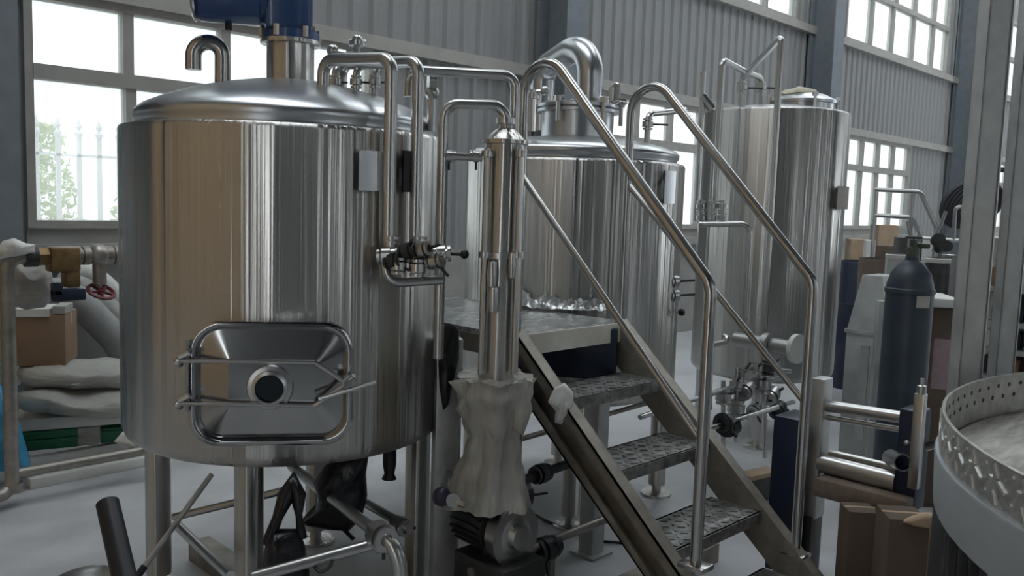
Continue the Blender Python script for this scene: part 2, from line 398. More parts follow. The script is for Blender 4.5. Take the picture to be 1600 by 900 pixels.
def plate(root, c, R, x, y0, y1, wdt, off=.012, m=None, name='name_plate', lab=None):
    """curved name plate standing just off a tank shell, at image column x"""
    d = math.hypot(c[0], c[1]); r = ray(x, (y0+y1)/2); az = math.atan2(r.y, r.x); ac = math.atan2(c[1], c[0])
    dl = az-ac; dist = d*math.cos(dl)-math.sqrt(max(0, R*R-(d*math.sin(dl))**2))
    p = Vector((dist*math.cos(az), dist*math.sin(az), 0)); a = math.atan2(p.y-c[1], p.x-c[0])
    za, zb = zat(x, y1, p), zat(x, y0, p); h = wdt/2/R
    b = MB(); mx = Matrix.Translation((c[0], c[1], 0))
    b.lathe([(R+off, za), (R+off+.006, za), (R+off+.006, zb), (R+off, zb), (R+off, za)], 8, mx, a-h, a+h)
    n0 = len(b.v)
    b.add([], [])
    o = b.obj(name, m or PIPE, root)
    for q in (za+.01, zb-.03): 
        MB().box(R-.01, R+off+.001, -.012, .012, q, q+.02, mx @ Matrix.Rotation(a, 4, 'Z')).obj('plate_stud', IRON, o)
    return o

# --- tank 1 : the big one with the oval-cornered door
T1 = Vector((1.895, 3.18, 0)); R1 = .645
t1 = thing('brewing_tank', 'largest nearest steel tank with a bolted side door and blue motor on top', 'tank', T1, 'steel brewing tanks')
m1 = Matrix.Translation(T1)
MB().lathe([(.001, .690), (.3, .70), (R1-.075, .728), (R1-.035, .738), (R1-.012, .755), (R1, .785), (R1, 1.925), (R1-.004, 1.937), (R1-.012, 1.942)], 96, m1).obj('shell', STEEL, t1, 50)
lid1 = MB().lathe([(R1-.012, 1.942), (R1-.055, 1.950), (R1-.058, 1.962), (R1-.050, 1.975), (R1-.050, 1.992), (R1-.060, 2.008), (R1-.085, 2.028), (R1-.16, 2.062),
     (R1-.26, 2.098), (.28, 2.125), (.18, 2.145), (.10, 2.155), (.001, 2.16)], 96, m1).obj('lid', LIDM, t1, 60)
legs(t1, T1, .39, .052, .76)
nk = MB().lathe([(.094, 2.12), (.094, 2.298), (.120, 2.300), (.120, 2.315), (.001, 2.315)], 32, m1).obj('motor_neck', STEEL, t1)
for k in range(3): pass
# gear motor, lying towards the image left
left = Vector((-math.sin(math.atan2(T1.y, T1.x)), math.cos(math.atan2(T1.y, T1.x)), 0))
gm = MB(); fr = frame(T1+Vector((0, 0, 2.315)), left)
gm.bbox(-.085, .10, -.10, .10, 0.03, .40, .02, fr)
gm.lathe([(.112, 0), (.112, .035), (.001, .035)], 24, m1 @ Matrix.Translation((0, 0, 2.315)))
gear = gm.obj('gear_motor', BLUE, t1)
mo = MB(); axc = T1+Vector((0, 0, 2.315+.185)); mm = axm(axc, left)
mo.lathe([(.001, .09), (.125, .09), (.125, .115), (.132, .12), (.134, .31), (.132, .345), (.12, .36), (.001, .36)], 36, mm)
mo.obj('motor_housing', BLUE, gear)
MB().lathe([(.001, .362), (.118, .362), (.133, .358), (.136, .365), (.12, .375), (.001, .375)], 28, mm).obj('fan_cover', PIPE, gear)
MB().bbox(-.07, .07, -.05, .05, .22, .34, .012, mm @ Matrix.Rotation(math.radians(200), 4, 'Z') @ Matrix.Translation((0, -.14, 0))).obj('terminal_box', BLUE, gear)
for k in range(6):
    a = math.radians(30+60*k); p = T1+Vector((.112*math.cos(a), .112*math.sin(a), 2.35))
    MB().lathe([(.001, -.03), (.012, -.03), (.012, .012), (.001, .014)], 6, Matrix.Translation(p)).obj('bolt', PIPE, gear)
for sx in (-.08, .1):
    p = fr @ Vector((sx, -.118, .07)); MB().disc(p, fr.to_3x3() @ Vector((0, 1, 0)), .022, .03, 6).obj('drain_plug', PIPE, gear)
p = fr @ Vector((.24, 0, .025)); MB().lathe([(.001, 0), (.014, 0), (.014, .03), (.001, .03)], 10, Matrix.Translation(p)).obj('cable_gland', BLACK, gear)
# gooseneck vent
v0 = atD(348, 123, 3.74); v1 = over(v0, 348, 88); 
vt = atD(302, 109, 3.74); a0 = Vector((vt.x, vt.y, 0))
pts = [Vector((v0.x, v0.y, 2.04)), Vector((v0.x, v0.y, zat(348, 66, v0))), Vector((vt.x, vt.y, zat(302, 66, vt))), vt]
MB().tube(pts, .031, 16, .066, seg=10).obj('vent_pipe', RAIL, t1)
# door in the shell
rd = ray(427, 598); azd = math.atan2(rd.y, rd.x); acd = math.atan2(T1.y, T1.x); dl = azd-acd; dT = math.hypot(T1.x, T1.y)
dist = dT*math.cos(dl)-math.sqrt(R1*R1-(dT*math.sin(dl))**2); dp = Vector((dist*math.cos(azd), dist*math.sin(azd), 0)); dp.z = zat(427, 596, dp)
nrm = Vector((dp.x-T1.x, dp.y-T1.y, 0)).normalized(); rt = Z3.cross(nrm)   # local right as seen from outside
DM = Matrix((rt, Z3, nrm)).transposed().to_4x4(); DM.translation = dp      # local: x right, y up, z outward
DW, DH = .495, .385
def loop(b, path, mx, prof):                                              # sweep small closed offsets around rounded rectangles
    n = len(path); vs = []
    for (grow, c) in prof:
        for (x, y) in path:
            l = math.hypot(x, y); vs.append((x+grow*x/l, y+grow*y/l, c))
    fs = []
    for i in range(len(prof)-1):
        for k in range(n): fs.append((i*n+k, i*n+(k+1) % n, (i+1)*n+(k+1) % n, (i+1)*n+k))
    b.add(vs, fs, mx)
door = MB(); pth = rrect(DW, DH, .085, 8)
loop(door, pth, DM, [(.022, -.10), (.020, .030), (.028, .036), (.028, .046), (.018, .052), (.006, .052), (.000, .046), (-.004, .030), (-.012, .026)])
DOORM = mat('door_steel', (.44, .44, .44), .15, 1)
dframe = door.obj('door', DOORM, t1, 50)
pan = MB(); n = len(pth); inner = rrect(DW-.03, DH-.03, .072, 8); flat = rrect(.285, .15, .012, 8)
vs = [(x, y, .026) for x, y in pth]+[(x, y, .030) for x, y in inner]+[(x, y, .054) for x, y in flat]
fs = []
for i in range(2):
    for k in range(n): fs.append((i*n+k, i*n+(k+1) % n, (i+1)*n+(k+1) % n, (i+1)*n+k))
fs.append(tuple(2*n+k for k in range(n)))
pan.add(vs, fs, DM); pan.obj('door_panel', DOORM, dframe, 12)
sg = MB(); sg.lathe([(.052, .05), (.075, .052), (.078, .058), (.074, .066), (.060, .068), (.058, .082), (.048, .086), (.047, .060)], 28, DM @ Matrix.Translation((-.005, -.008, 0)))
sg.obj('sight_glass_ring', PIPE, dframe)
MB().lathe([(.001, .068), (.0475, .068), (.0475, .060)], 24, DM @ Matrix.Translation((-.005, -.008, 0))).obj('sight_glass', SIGHT, dframe)
def dl_(x, y, c): return DM @ Vector((x, y, c))
def dpx(x, y, c=.075):                                                     # pixel -> point on a plane parallel to the door
    o = DM @ Vector((0, 0, c)); r = ray(x, y); t = (o-CAM).dot(nrm)/r.dot(nrm); return CAM+r*t
for (ya, yb) in ((564, 566), (631, 634)):
    MB().tube([dpx(277, ya), dpx(365, ya), dpx(492, yb), dpx(541, 599)], .0075, 8, .02).obj('clamp_arm', PIPE, dframe)
    br = MB(); p = dpx(281, ya+3); br.tube([p+rt*-.006-nrm*.03+Z3*-.012, p+Z3*.02, p+rt*.03+Z3*.035], .011, 8); br.ball(p-rt*.008, .013)
    br.obj('hinge_bracket', PIPE, dframe)
hp = MB(); hp.tube([dpx(292, 533, .06), dpx(292, 642, .06)], .0085, 8); hp.disc(dpx(292, 535, .06), Z3, .014, .02, 8); hp.obj('hinge_pin', PIPE, dframe)
MB().tube([dpx(292, 546, .06), dpx(306, 546, .03)], .008, 8).obj('hinge_lug', PIPE, dframe)
MB().tube([dpx(498, 624, .11), dpx(588, 597, .11)], .0075, 8).obj('clamp_handle', PIPE, dframe)
cb = MB(); cb.tube([dpx(543, 600, -.02), dpx(543, 600, .13)], .013, 10); cb.disc(dpx(545, 597, .09), nrm, .024, .03, 12); cb.tube([dpx(541, 597, .1), dpx(553, 587, .12)], .008, 8)
cb.obj('clamp_screw', PIPE, dframe)
plate(t1, T1, R1, 577, 236, 298, .105, .02, LIDM)
plate(t1, T1, R1, 634, 236, 300, .075, .02, IRON)
# lid pipes: two bends coming down the right flank, small stubs and valves between them
pa = atD(505, 165, 3.42); pb = atD(612, 92, 3.12)
pipe('fill_pipe', [over(pa, 505, 168), over(pa, 505, 94), pb, over(pb, 612, 385)], .0235, PIPE, t1, .05, 16)
pc = atD(533, 160, 3.62); pe = atD(654, 96, 3.22)
pipe('fill_pipe', [over(pc, 540, 158), over(pc, 540, 101), pe, over(pe, 654, 392)], .022, PIPE, t1, .05, 16)
for (x, yb, D) in ((523, 150, 3.55), (556, 157, 3.5), (585, 160, 3.5)):
    q = atD(x, yb, D); e = atD(x+24, 103, D+.12)
    pipe('stub_pipe', [over(q, x, yb+6), over(q, x, 104), e], .014, PIPE, t1, .05)
    valve(t1, over(q, x, 128), Z3, .014, left*-.05)
q = atD(558, 68, 3.8)
sb = MB(); sb.tube([over(q, 555, 130), over(q, 556, 66)], .014, 10); sb.disc(over(q, 556, 68), Z3, .035, .02, 14); sb.ball(over(q, 556, 62), .022); sb.tube([atD(545, 66, 3.8), atD(572, 66, 3.8)], .012, 8)
sb.obj('spray_valve', PIPE, t1)
sb = MB(); sb.tube([atD(515, 79, 3.75), atD(540, 84, 3.75)], .016, 8); sb.ball(atD(520, 79, 3.75), .026); sb.tube([atD(524, 80, 3.75), atD(524, 135, 3.75)], .012, 8); sb.obj('relief_valve', PIPE, t1)
q = atD(675, 128, 3.45)
sb = MB(); sb.disc(over(q, 668, 128), left, .04, .03, 14); sb.ball(over(q, 669, 145), .03); sb.tube([over(q, 670, 128), over(q, 672, 205)], .016, 10); sb.obj('level_valve', PIPE, t1)

# --- tank 2 : middle, with vapour bend
T2 = Vector((3.79, 3.27, 0)); R2 = .615; m2 = Matrix.Translation(T2)
t2 = thing('brewing_tank', 'middle steel tank behind the stair with a thick vapour bend on top', 'tank', T2, 'steel brewing tanks')
MB().lathe([(.001, .60), (R2-.1, .63), (R2-.035, .655), (R2-.01, .675), (R2, .70), (R2, 1.912), (R2-.006, 1.925), (R2-.02, 1.93)], 80, m2).obj('shell', STEEL, t2, 50)
MB().lathe([(R2-.02, 1.93), (R2-.045, 1.937), (R2-.047, 1.948), (R2-.035, 1.962), (R2-.035, 1.982), (R2-.05, 1.998), (R2-.10, 2.018), (R2-.2, 2.043), (.3, 2.06), (.2, 2.072), (.001, 2.075)], 80, m2).obj('lid', LIDM, t2, 60)
legs(t2, T2, .39, .05, .68)
mh = MB().lathe([(.205, 2.05), (.205, 2.205), (.235, 2.207), (.235, 2.222), (.225, 2.23), (.235, 2.235), (.235, 2.25), (.2, 2.262), (.1, 2.272), (.001, 2.275)], 40, m2).obj('manhole', LIDM, t2)
for k in range(6):
    a = math.radians(15+60*k); p = T2+Vector((.245*math.cos(a), .245*math.sin(a), 2.235))
    b = MB(); b.tube([p-Z3*.09, p+Z3*.04], .012, 8); b.disc(p+Z3*.03, Z3, .022, .03, 8); b.tube([p+Z3*.04-Vector((.03*math.sin(a), -.03*math.cos(a), 0)), p+Z3*.04+Vector((.03*math.sin(a), -.03*math.cos(a), 0))], .008, 6)
    b.obj('swing_bolt', PIPE, mh)
e0 = atD(921, 150, 4.95); e1 = over(e0, 921, 92); ctr = over(e0, 921, 38)
e3 = atD(847, 150, 5.35)
MB().tube([over(e0, 921, 163), over(e0, 921, 58), over(e3, 847, 108), over(e3, 847, 205)], .074, 24, [.17, .10], seg=12).obj('vapour_bend', LIDM, t2)
MB().ring(over(e0, 921, 160), Z3, .07, .105, .03, 24).obj('bend_clamp', PIPE, t2)
q = atD(955, 165, 5.0)
b = MB(); b.tube([over(q, 948, 205), over(q, 950, 135), atD(965, 132, 5.0), over(atD(965, 132, 5.0), 965, 165)], .018, 10, .03); b.disc(over(q, 950, 165), Z3, .04, .03, 14)
b.ring(atD(968, 160, 4.95), (0.2, .2, 1), .035, .045, .01, 16); b.obj('wash_valve', PIPE, t2)
q = atD(832, 165, 4.6)
b = MB(); b.tube([over(q, 832, 205), over(q, 832, 140)], .02, 10); b.disc(over(q, 832, 150), Z3, .036, .03, 12); b.tube([atD(822, 146, 4.6), atD(850, 142, 4.6)], .012, 8); b.ball(atD(851, 142, 4.6), .025); b.obj('sample_valve', PIPE, t2)
plate(t2, T2, R2, 1041, 267, 318, .10, .02, LIDM)
q = atD(1011, 220, 4.95)
pt2 = pipe('lid_pipe', [over(q, 1011, 228), over(q, 1012, 178), atD(1070, 172, 5.3)], .018, PIPE, t2, .05)
valve(t2, over(q, 1011, 194), Z3, .018, left*.0+Vector((.08, -.08, 0)))

# --- tank 3 : tall one at the right
T3 = Vector((5.95, 3.21, 0)); R3 = .521; m3 = Matrix.Translation(T3)
t3 = thing('brewing_tank', 'tall slim steel tank at the right with a small round hatch on top', 'tank', T3, 'steel brewing tanks')
MB().lathe([(.001, .44), (R3-.1, .47), (R3-.03, .49), (R3-.008, .51), (R3, .54), (R3, 2.385), (R3-.006, 2.397), (R3-.02, 2.402)], 72, m3).obj('shell', STEEL, t3, 50)
MB().lathe([(R3-.02, 2.402), (R3-.06, 2.412), (.3, 2.44), (.1, 2.455), (.001, 2.457)], 72, m3).obj('lid', LIDM, t3, 60)
legs(t3, T3, .30, .048, .5, math.atan2(T3.y, T3.x)-math.radians(45))
hc = atD(1255, 160, 6.78); hcm = Matrix.Translation((hc.x, hc.y, 0))
ha = MB().lathe([(.225, 2.39), (.225, 2.47), (.245, 2.472), (.245, 2.492), (.22, 2.505), (.15, 2.54), (.06, 2.56), (.001, 2.565)], 36, hcm).obj('hatch', LIDM, t3)
b = MB()
for k in range(9):
    a = math.pi*2*k/9
b.lathe([(.001, 2.585), (.08, 2.58), (.12, 2.565), (.135, 2.545), (.12, 2.53)], 18, hcm @ Matrix.Translation((-.03, .02, 0)))
for i, v in enumerate(b.v): b.v[i] = v+Vector((0, 0, .02*noise.noise(v*14)))
b.obj('hatch_cover_cloth', mat('pale_yellow_cloth', (.55, .52, .40), .7, 0, var=.15, vscale=20), ha)
for k in range(4):
    a = math.radians(45+90*k); p = Vector((hc.x+.25*math.cos(a), hc.y+.25*math.sin(a), 2.48))
    b = MB(); b.tube([p-Z3*.05, p+Z3*.05], .012, 8); b.disc(p+Z3*.04, Z3, .022, .025, 8); b.obj('hatch_bolt', PIPE, ha)
plate(t3, T3, R3, 1311, 291, 327, .17, .03, LABEL)
q1 = atD(1128, 100, 6.15); q2 = atD(1166, 113, 6.5); q3 = atD(1190, 122, 6.75)
pipe('riser_pipe', [over(q1, 1128, 345), over(q1, 1130, 93), q2, q3, over(q3, 1190, 168)], .022, PIPE, t3, .05)
q4 = atD(1221, 60, 6.1); q5 = atD(1160, 122, 6.55)
pipe('riser_pipe', [over(q4, 1213, 560), over(q4, 1228, 56), q5, over(q5, 1160, 170)], .022, PIPE, t3, .03)
for q in (q3, q5): valve(t3, over(q, 1160, 137), Z3, .022, Vector((.12, -.10, 0)))
q6 = atD(1099, 112, 6.0)
pipe('level_tube', [over(q6, 1094, 345), over(q6, 1104, 112)], .019, PIPE, t3, .03)
b = MB(); b.tube([over(q6, 1110, 150), over(q6, 1110, 170)+Vector((.05, -.05, 0))], .03, 8); b.obj('level_bracket', PIPE, t3)
q7 = atD(1092, 350, 5.75); q8 = atD(1160, 350, 5.75)
pipe('drain_loop', [q7, atD(1172, 350, 5.75), over(atD(1172, 350, 5.75), 1163, 500)], .021, PIPE, t3, .06)
for x in (1095, 1111, 1129):
    for yy in (322, 340): valve(t3, atD(x, yy, 5.78), Z3, .02, None)
    MB().tube([atD(x, 312, 5.78), atD(x, 352, 5.78)], .013, 8).obj('gauge_pipe', PIPE, t3)

# ------------------------------------------------------------------ work platform and stair
X0, X1 = 2.57, 3.21; ZP = 1.152; YF = 2.466; RIS, RUN = .2304, .260
pl = thing('work_platform', 'raised steel platform between the two front tanks, wrapped in plastic film', 'platform', (2.9, 3.0, 0))
arc = []
PX0, PX1, PY1 = 2.50, 3.27, 3.85
aa = [math.radians(a) for a in range(100, 262, 9)]
for a in aa:
    p = T2+Vector(((R2+.012)*math.cos(a), (R2+.012)*math.sin(a), 0))
    if p.x < PX1 and YF < p.y < PY1: arc.append((p.x, p.y))
poly = [(PX0, YF), (PX1, YF)]+[(x, y) for x, y in reversed(arc)]+[(PX1, PY1), (PX0, PY1)]
arc2 = []
for a in range(-75, 76, 8):
    p = T1+Vector(((R1+.012)*math.cos(math.radians(a)), (R1+.012)*math.sin(math.radians(a)), 0))
    if p.x > PX0 and YF < p.y < PY1: arc2.append((p.x, p.y))
poly += list(reversed(arc2))
b = MB(); n = len(poly); b.add([(x, y, ZP-.02) for x, y in poly]+[(x, y, ZP) for x, y in poly], [tuple(range(n))[::-1], tuple(range(n, 2*n))]+[(i, (i+1) % n, n+(i+1) % n, n+i) for i in range(n)])
b.obj('deck_plate', FILM, pl)
MB().box(X0+.0, X1+.0, YF-.012, YF+.02, ZP-.088, ZP-.001).obj('front_beam', mat('film_on_beam', (.80, .77, .68), .4, .2, var=.1, vscale=8), pl)
MB().box(PX0, PX0+.05, YF+.02, PY1-.3, ZP-.10, ZP-.021).obj('side_beam', STRING, pl)
for (x, y) in ((PX0+.01, YF+.03), (PX1-.11, YF+.06), (PX0+.01, PY1-.15)):
    b = MB(); b.bbox(x, x+.09, y, y+.09, .0, ZP-.021, .006); b.box(x-.03, x+.12, y-.03, y+.12, 0, .012); b.obj('platform_leg', GALV, pl)
# crumpled film lying along the tank on the deck
b = MB(); vs = []; rows = 5; cols = 46
for i in range(rows):
    for k in range(cols):
        a = math.radians(176+60*k/(cols-1)); rr = R2+.018+.05*i/(rows-1)
        p = T2+Vector((rr*math.cos(a), rr*math.sin(a), 0)); h = (.055*(1-i/(rows-1))+.012)*(1+.9*noise.noise(Vector((k*.45, i*.9, 1.3))))+.012*abs(noise.noise(Vector((k*.9, i*2.1, 4))))
        vs.append((p.x, p.y, ZP+max(.004, h)))
b.add(vs, [(i*cols+k, i*cols+k+1, (i+1)*cols+k+1, (i+1)*cols+k) for i in range(rows-1) for k in range(cols-1)])
tag(b.obj('plastic_film', FILM), 'crumpled clear film heaped on the deck against the middle tank', 'film')

st = thing('steel_stair', 'steel stair with four treads and curved tube handrails on both sides', 'stair', ((X0+X1)/2, 1.9, 0))
dirS = Vector((0, -RUN, -RIS)).normalized(); nS = Vector((0, -RIS, RUN)).normalized()
top = Vector((0, YF+.02, ZP-.045)); Ls = 1.60
for X, sgn in ((X0, -1), (X1, 1)):
    b = MB(); hw = .085
    mx = Matrix((Vector((1, 0, 0)), dirS, nS)).transposed().to_4x4(); mx.translation = Vector((X, top.y, top.z-.03))
    x0 = -.006 if sgn < 0 else -.002
    b.box(-.004, .004, -.05, Ls, -hw, hw, mx)
    s0, s1 = (-.055, .0) if sgn < 0 else (0, .055)
    b.box(s0, s1, -.05, Ls, hw-.012, hw, mx); b.box(s0, s1, -.05, Ls, -hw, -hw+.012, mx)
    for e in (hw-.03, -hw+.03): pass
    b.box(s0 if sgn < 0 else s1-.006, s0+.006 if sgn < 0 else s1, -.05, Ls, hw-.05, hw, mx)
    b.box(s0 if sgn < 0 else s1-.006, s0+.006 if sgn < 0 else s1, -.05, Ls, -hw, -hw+.05, mx)
    # cut level with floor
    for i, v in enumerate(b.v):
        if v.z < .0: v.z = 0.0
    b.obj('stringer', STRING, st)
for k in range(1, 5):
    z = ZP-RIS*k; y = YF-RUN*k
    t = MB(); t.box(X0+.006, X1-.006, y, y+.235, z-.012, z); t.box(X0+.006, X1-.006, y-.004, y+.01, z-.045, z); t.box(X0+.006, X1-.006, y+.225, y+.235, z-.04, z)
    tr = t.obj('tread', TREAD, st)
    l = MB()
    for i in range(13):
        for j in range(5):
            cx = X0+.05+i*.045; cy = y+.03+j*.043; a = .8 if (i+j) % 2 else -.8
            l.box(-.014, .014, -.0035, .0035, 0, .0035, Matrix.Translation((cx, cy, z)) @ Matrix.Rotation(a, 4, 'Z'))
    l.obj('tread_studs', TREAD, tr)['kind'] = 'stuff'
def rail(X, foot, topc, lowc, base, r, fils, nm):
    pts = [atX(*foot, X)]; a = atX(*topc, X); pts[0] = Vector((X, a.y, pts[0].z)); pts.append(a)
    c = atX(*lowc, X); pts.append(c); e = atX(*base, X); pts.append(Vector((X, c.y, e.z)))
    return pts
pr = rail(X0-.035, (817, 545), (822, 32), (1111, 446), (1093, 885), .02, 0, 0)
MB().tube(pr, .0215, 16, [.115, .10], seg=12).obj('handrail', RAIL, st)
pr2 = rail(X1+.035, (978, 505), (990, 78), (1271, 440), (1252, 868), .02, 0, 0)
MB().tube(pr2, .0205, 16, [.115, .10], seg=12).obj('handrail', RAIL, st)
def midr(X, a, b, pr): 
    A = atX(*a, X); B = atX(*b, X); A.y = pr[0].y; return [A, B]
MB().tube(midr(X0-.035, (818, 272), (1094, 688), pr), .013, 12).obj('mid_rail', RAIL, st)
MB().tube(midr(X1+.035, (985, 287), (1255, 626), pr2), .013, 12).obj('mid_rail', RAIL, st)
for X, p in ((X0-.035, pr), (X1+.035, pr2)):
    q = p[3]; MB().bbox(X-.04, X+.04, q.y-.05, q.y+.05, q.z-.012, q.z+.008, .004).obj('rail_foot', RAIL, st)

# ------------------------------------------------------------------ shared builders for the rest
def pbase(x0, y0, x1, y1, D):
    c = atD((x0+x1)/2, (y0+y1)/2, D); zt = zat((x0+x1)/2, y0, c); zb = zat((x0+x1)/2, y1, c)
    a = atD(x0, (y0+y1)/2, D); b = atD(x1, (y0+y1)/2, D)
    return c, zb, zt, (a-b).length
def pframe(c, rot=0.):                                          # x to the image right, y away from the camera, z up
    away = Vector((c.x, c.y, 0)).normalized(); right = Vector((away.y, -away.x, 0))
    m = Matrix((right, away, Z3)).transposed().to_4x4(); m.translation = Vector((c.x, c.y, 0))
    return m @ Matrix.Rotation(math.radians(rot), 4, 'Z')
def pbox(name, x0, y0, x1, y1, D, depth, m, rot=0., parent=None, floor=False, bev=.006):
    c, zb, zt, w = pbase(x0, y0, x1, y1, D)
    if floor: zb = 0.0
    return MB().bbox(-w/2, w/2, 0, depth, zb, zt, min(bev, (zt-zb)*.3), pframe(c, rot)).obj(name, m, parent)
def carton(label, x0, y0, x1, y1, D, depth, m, rot=0., floor=False, group=None, zb=None, tape=True, lbl=False):
    c, b0, zt, w = pbase(x0, y0, x1, y1, D)
    if floor: b0 = 0.
    if zb is not None: b0 = zb
    t = thing('carton', label, 'box', (c.x, c.y, b0), group); fm = pframe(c, rot)
    MB().bbox(-w/2, w/2, 0, depth, b0, zt, .006, fm).obj('carton_body', m, t)
    if tape:
        k = MB(); k.box(-w/2-.002, w/2+.002, depth*.44, depth*.56, zt-.0005, zt+.0015, fm); k.box(w/2-.001, w/2+.0015, depth*.44, depth*.56, zt-.07, zt, fm); k.obj('tape', TAPE, t)
    if lbl: MB().box(-w*.30, w*.25, -.002, .001, b0+(zt-b0)*.6, b0+(zt-b0)*.85, fm).obj('label_sticker', PINK, t)
    return t
def puff(name, outline, D, th, m, parent=None, seed=0., crumple=.25, freq=9., tilt=0.):
    """closed crumpled body whose outline is given in pixels at distance D, with real thickness th"""
    n0 = len(outline); o = []
    for i in range(n0):
        a = outline[i]; b = outline[(i+1) % n0]
        for k in range(3): o.append((a[0]+(b[0]-a[0])*k/3, a[1]+(b[1]-a[1])*k/3))
    P = [atD(x, y, D) for x, y in o]; n = len(P); c = sum(P, Vector())/n
    away = Vector((c.x, c.y, 0)).normalized(); b = MB(); vs = [p.copy() for p in P]; fs = []
    ts = [.9, .72, .5, .25]
    for side in (-1, 1):
        prev = list(range(n))
        for t in ts:
            idx = []
            for p in P:
                q = c+(p-c)*t; d = th*math.sqrt(1-t*t)*(1+crumple*2*noise.noise(q*freq+Vector((seed, 0, side))))+crumple*th*.8*noise.noise(q*freq*2.3+Vector((0, seed, side)))
                idx.append(len(vs)); vs.append(q+away*side*max(.004, d)+Vector((0, 0, .15*th*noise.noise(q*freq+Vector((9, seed, 0))))))
            for k in range(n): fs.append((prev[k], prev[(k+1) % n], idx[(k+1) % n], idx[k]))
            prev = idx
        ci = len(vs); vs.append(c+away*side*th*1.02)
        for k in range(n): fs.append((prev[k], prev[(k+1) % n], ci))
    b.add(vs, fs); return b.obj(name, m, parent, 70)
def wheel(b, p, axis, R, r=.008, spokes=4):
    mx = axm(p, axis); pts = [mx @ Vector((R*math.cos(a*.3927), R*math.sin(a*.3927), 0)) for a in range(17)]
    b.tube(pts, r, 6, cap=False)
    for k in range(spokes):
        a = math.pi*k/spokes*2; b.tube([mx @ Vector((0, 0, 0)), mx @ Vector((R*math.cos(a), R*math.sin(a), 0))], r*.8, 6)

# ------------------------------------------------------------------ column, loop pipe, manifold and pump beside the stair
CC = atD(784, 400, 3.21); CC = Vector((CC.x, CC.y, 0)); mc = Matrix.Translation(CC)
zc0, zc1 = zat(784, 640, CC), zat(784, 226, CC)
hc_ = thing('filter_vessel', 'slim upright steel cylinder left of the stair with plastic wrapped round its foot', 'filter vessel', (CC.x, CC.y, 0))
zpump = .42
MB().lathe([(.001, zpump), (.05, zpump), (.06, zc0-.2), (.074, zc0-.12), (.074, zc1), (.085, zc1+.002), (.085, zc1+.016), (.074, zc1+.018), (.06, zc1+.035), (.035, zc1+.055), (.024, zc1+.06), (.024, zc1+.09), (.001, zc1+.09)], 32, mc).obj('column_body', STEEL, hc_, 40)
for y in (398,): 
    z = zat(784, y, CC); MB().lathe([(.074, z-.012), (.084, z-.011), (.084, z+.011), (.074, z+.012)], 32, mc).obj('clamp_band', PIPE, hc_)
for x, D in ((757, 3.13), (809, 3.13)):
    q = atD(x, 400, D); MB().tube([over(q, x, 585), over(q, x, 232)], .013, 10).obj('side_tube', PIPE, hc_)
    for y in (240, 398):
        MB().disc(over(q, x, y), Z3, .022, .022, 12).obj('tube_union', PIPE, hc_)
for x, y, s_ in ((769, 428, .9), (771, 468, 1.0), (800, 415, .7)):
    q = atD(x, y, 3.12); MB().lathe([(.001, -.05), (.018*s_, -.045), (.022*s_, 0), (.018*s_, .045), (.001, .05)], 14, Matrix.Translation(q)).obj('sight_tube', PIPE, hc_)
lx = atD(692, 250, 3.2); rx_ = Vector((CC.x, CC.y, 0))
lp = thing('loop_pipe', 'bent steel pipe looping from the slim column down beside the largest tank', 'pipe', (lx.x, lx.y, 0))
pipe('pipe_run', [over(lx, 692, 560), over(lx, 692, 162), Vector((CC.x, CC.y, zat(787, 164, CC))), Vector((CC.x, CC.y, zc1+.085))], .0195, PIPE, lp, .055, 16)
cl = MB(); cl.tube([over(lx, 692, 243), atD(752, 246, 3.2)], .015, 10); cl.obj('cross_pipe', PIPE, lp)
for x in (702, 744): valve(lp, atD(x, 244, 3.2), (atD(752, 246, 3.2)-atD(692, 243, 3.2)), .013, Z3*-.05)
MB().ring(Vector((CC.x, CC.y, zc1+.085)), Z3, .02, .036, .022, 16).obj('pipe_clamp', PIPE, lp)
tp = thing('transfer_pipe', 'straight steel pipe from the largest tank lid across to the stair post', 'pipe', (2.4, 2.4, 0))
da = atD(640, 109, 3.30); db = atD(806, 118, 3.30)
pipe('pipe_run', [over(da, 628, 150), da, db, over(db, 803, 590)], .0185, PIPE, tp, .05, 16)
MB().ring(over(db, 806, 226), Z3, .018, .033, .022, 14).obj('pipe_clamp', PIPE, tp)
# manifold on the flank of the largest tank
mf = thing('valve_manifold', 'row of clamped valves with black ball levers on the right flank of the largest tank', 'valves', atD(640, 440, 3.08))
h0, h1 = atD(600, 400, 3.1), atD(700, 396, 3.08); hd = (h1-h0).normalized()
MB().tube([h0, h1], .018, 12).obj('manifold_pipe', PIPE, mf)
for k, (x, lev, bl) in enumerate(((604, None, 0), (626, None, 0), (646, Vector((.02, -.05, .02)), 1), (668, Vector((0, -.03, -.05)), 0), (690, atD(726, 399, 3.06)-atD(690, 398, 3.08), 1))):
    valve(mf, atD(x, 400-(x-600)*.04, 3.09), hd, .019, lev, None, BLACK if bl else IRON, bool(bl))
for x in (612, 654): 
    q = atD(x, 400, 3.12 if x < 630 else 3.2); valve(mf, over(q, x, 384), Z3, .02, None)
pipe('u_pipe', [atD(603, 402, 3.1), atD(603, 443, 3.08), atD(692, 437, 3.1)], .0165, PIPE, mf, .05)
for x in (630, 665): pipe('drop_pipe', [atD(x, 400, 3.1), over(atD(x, 400, 3.1), x, 441)], .013, PIPE, mf, .01)
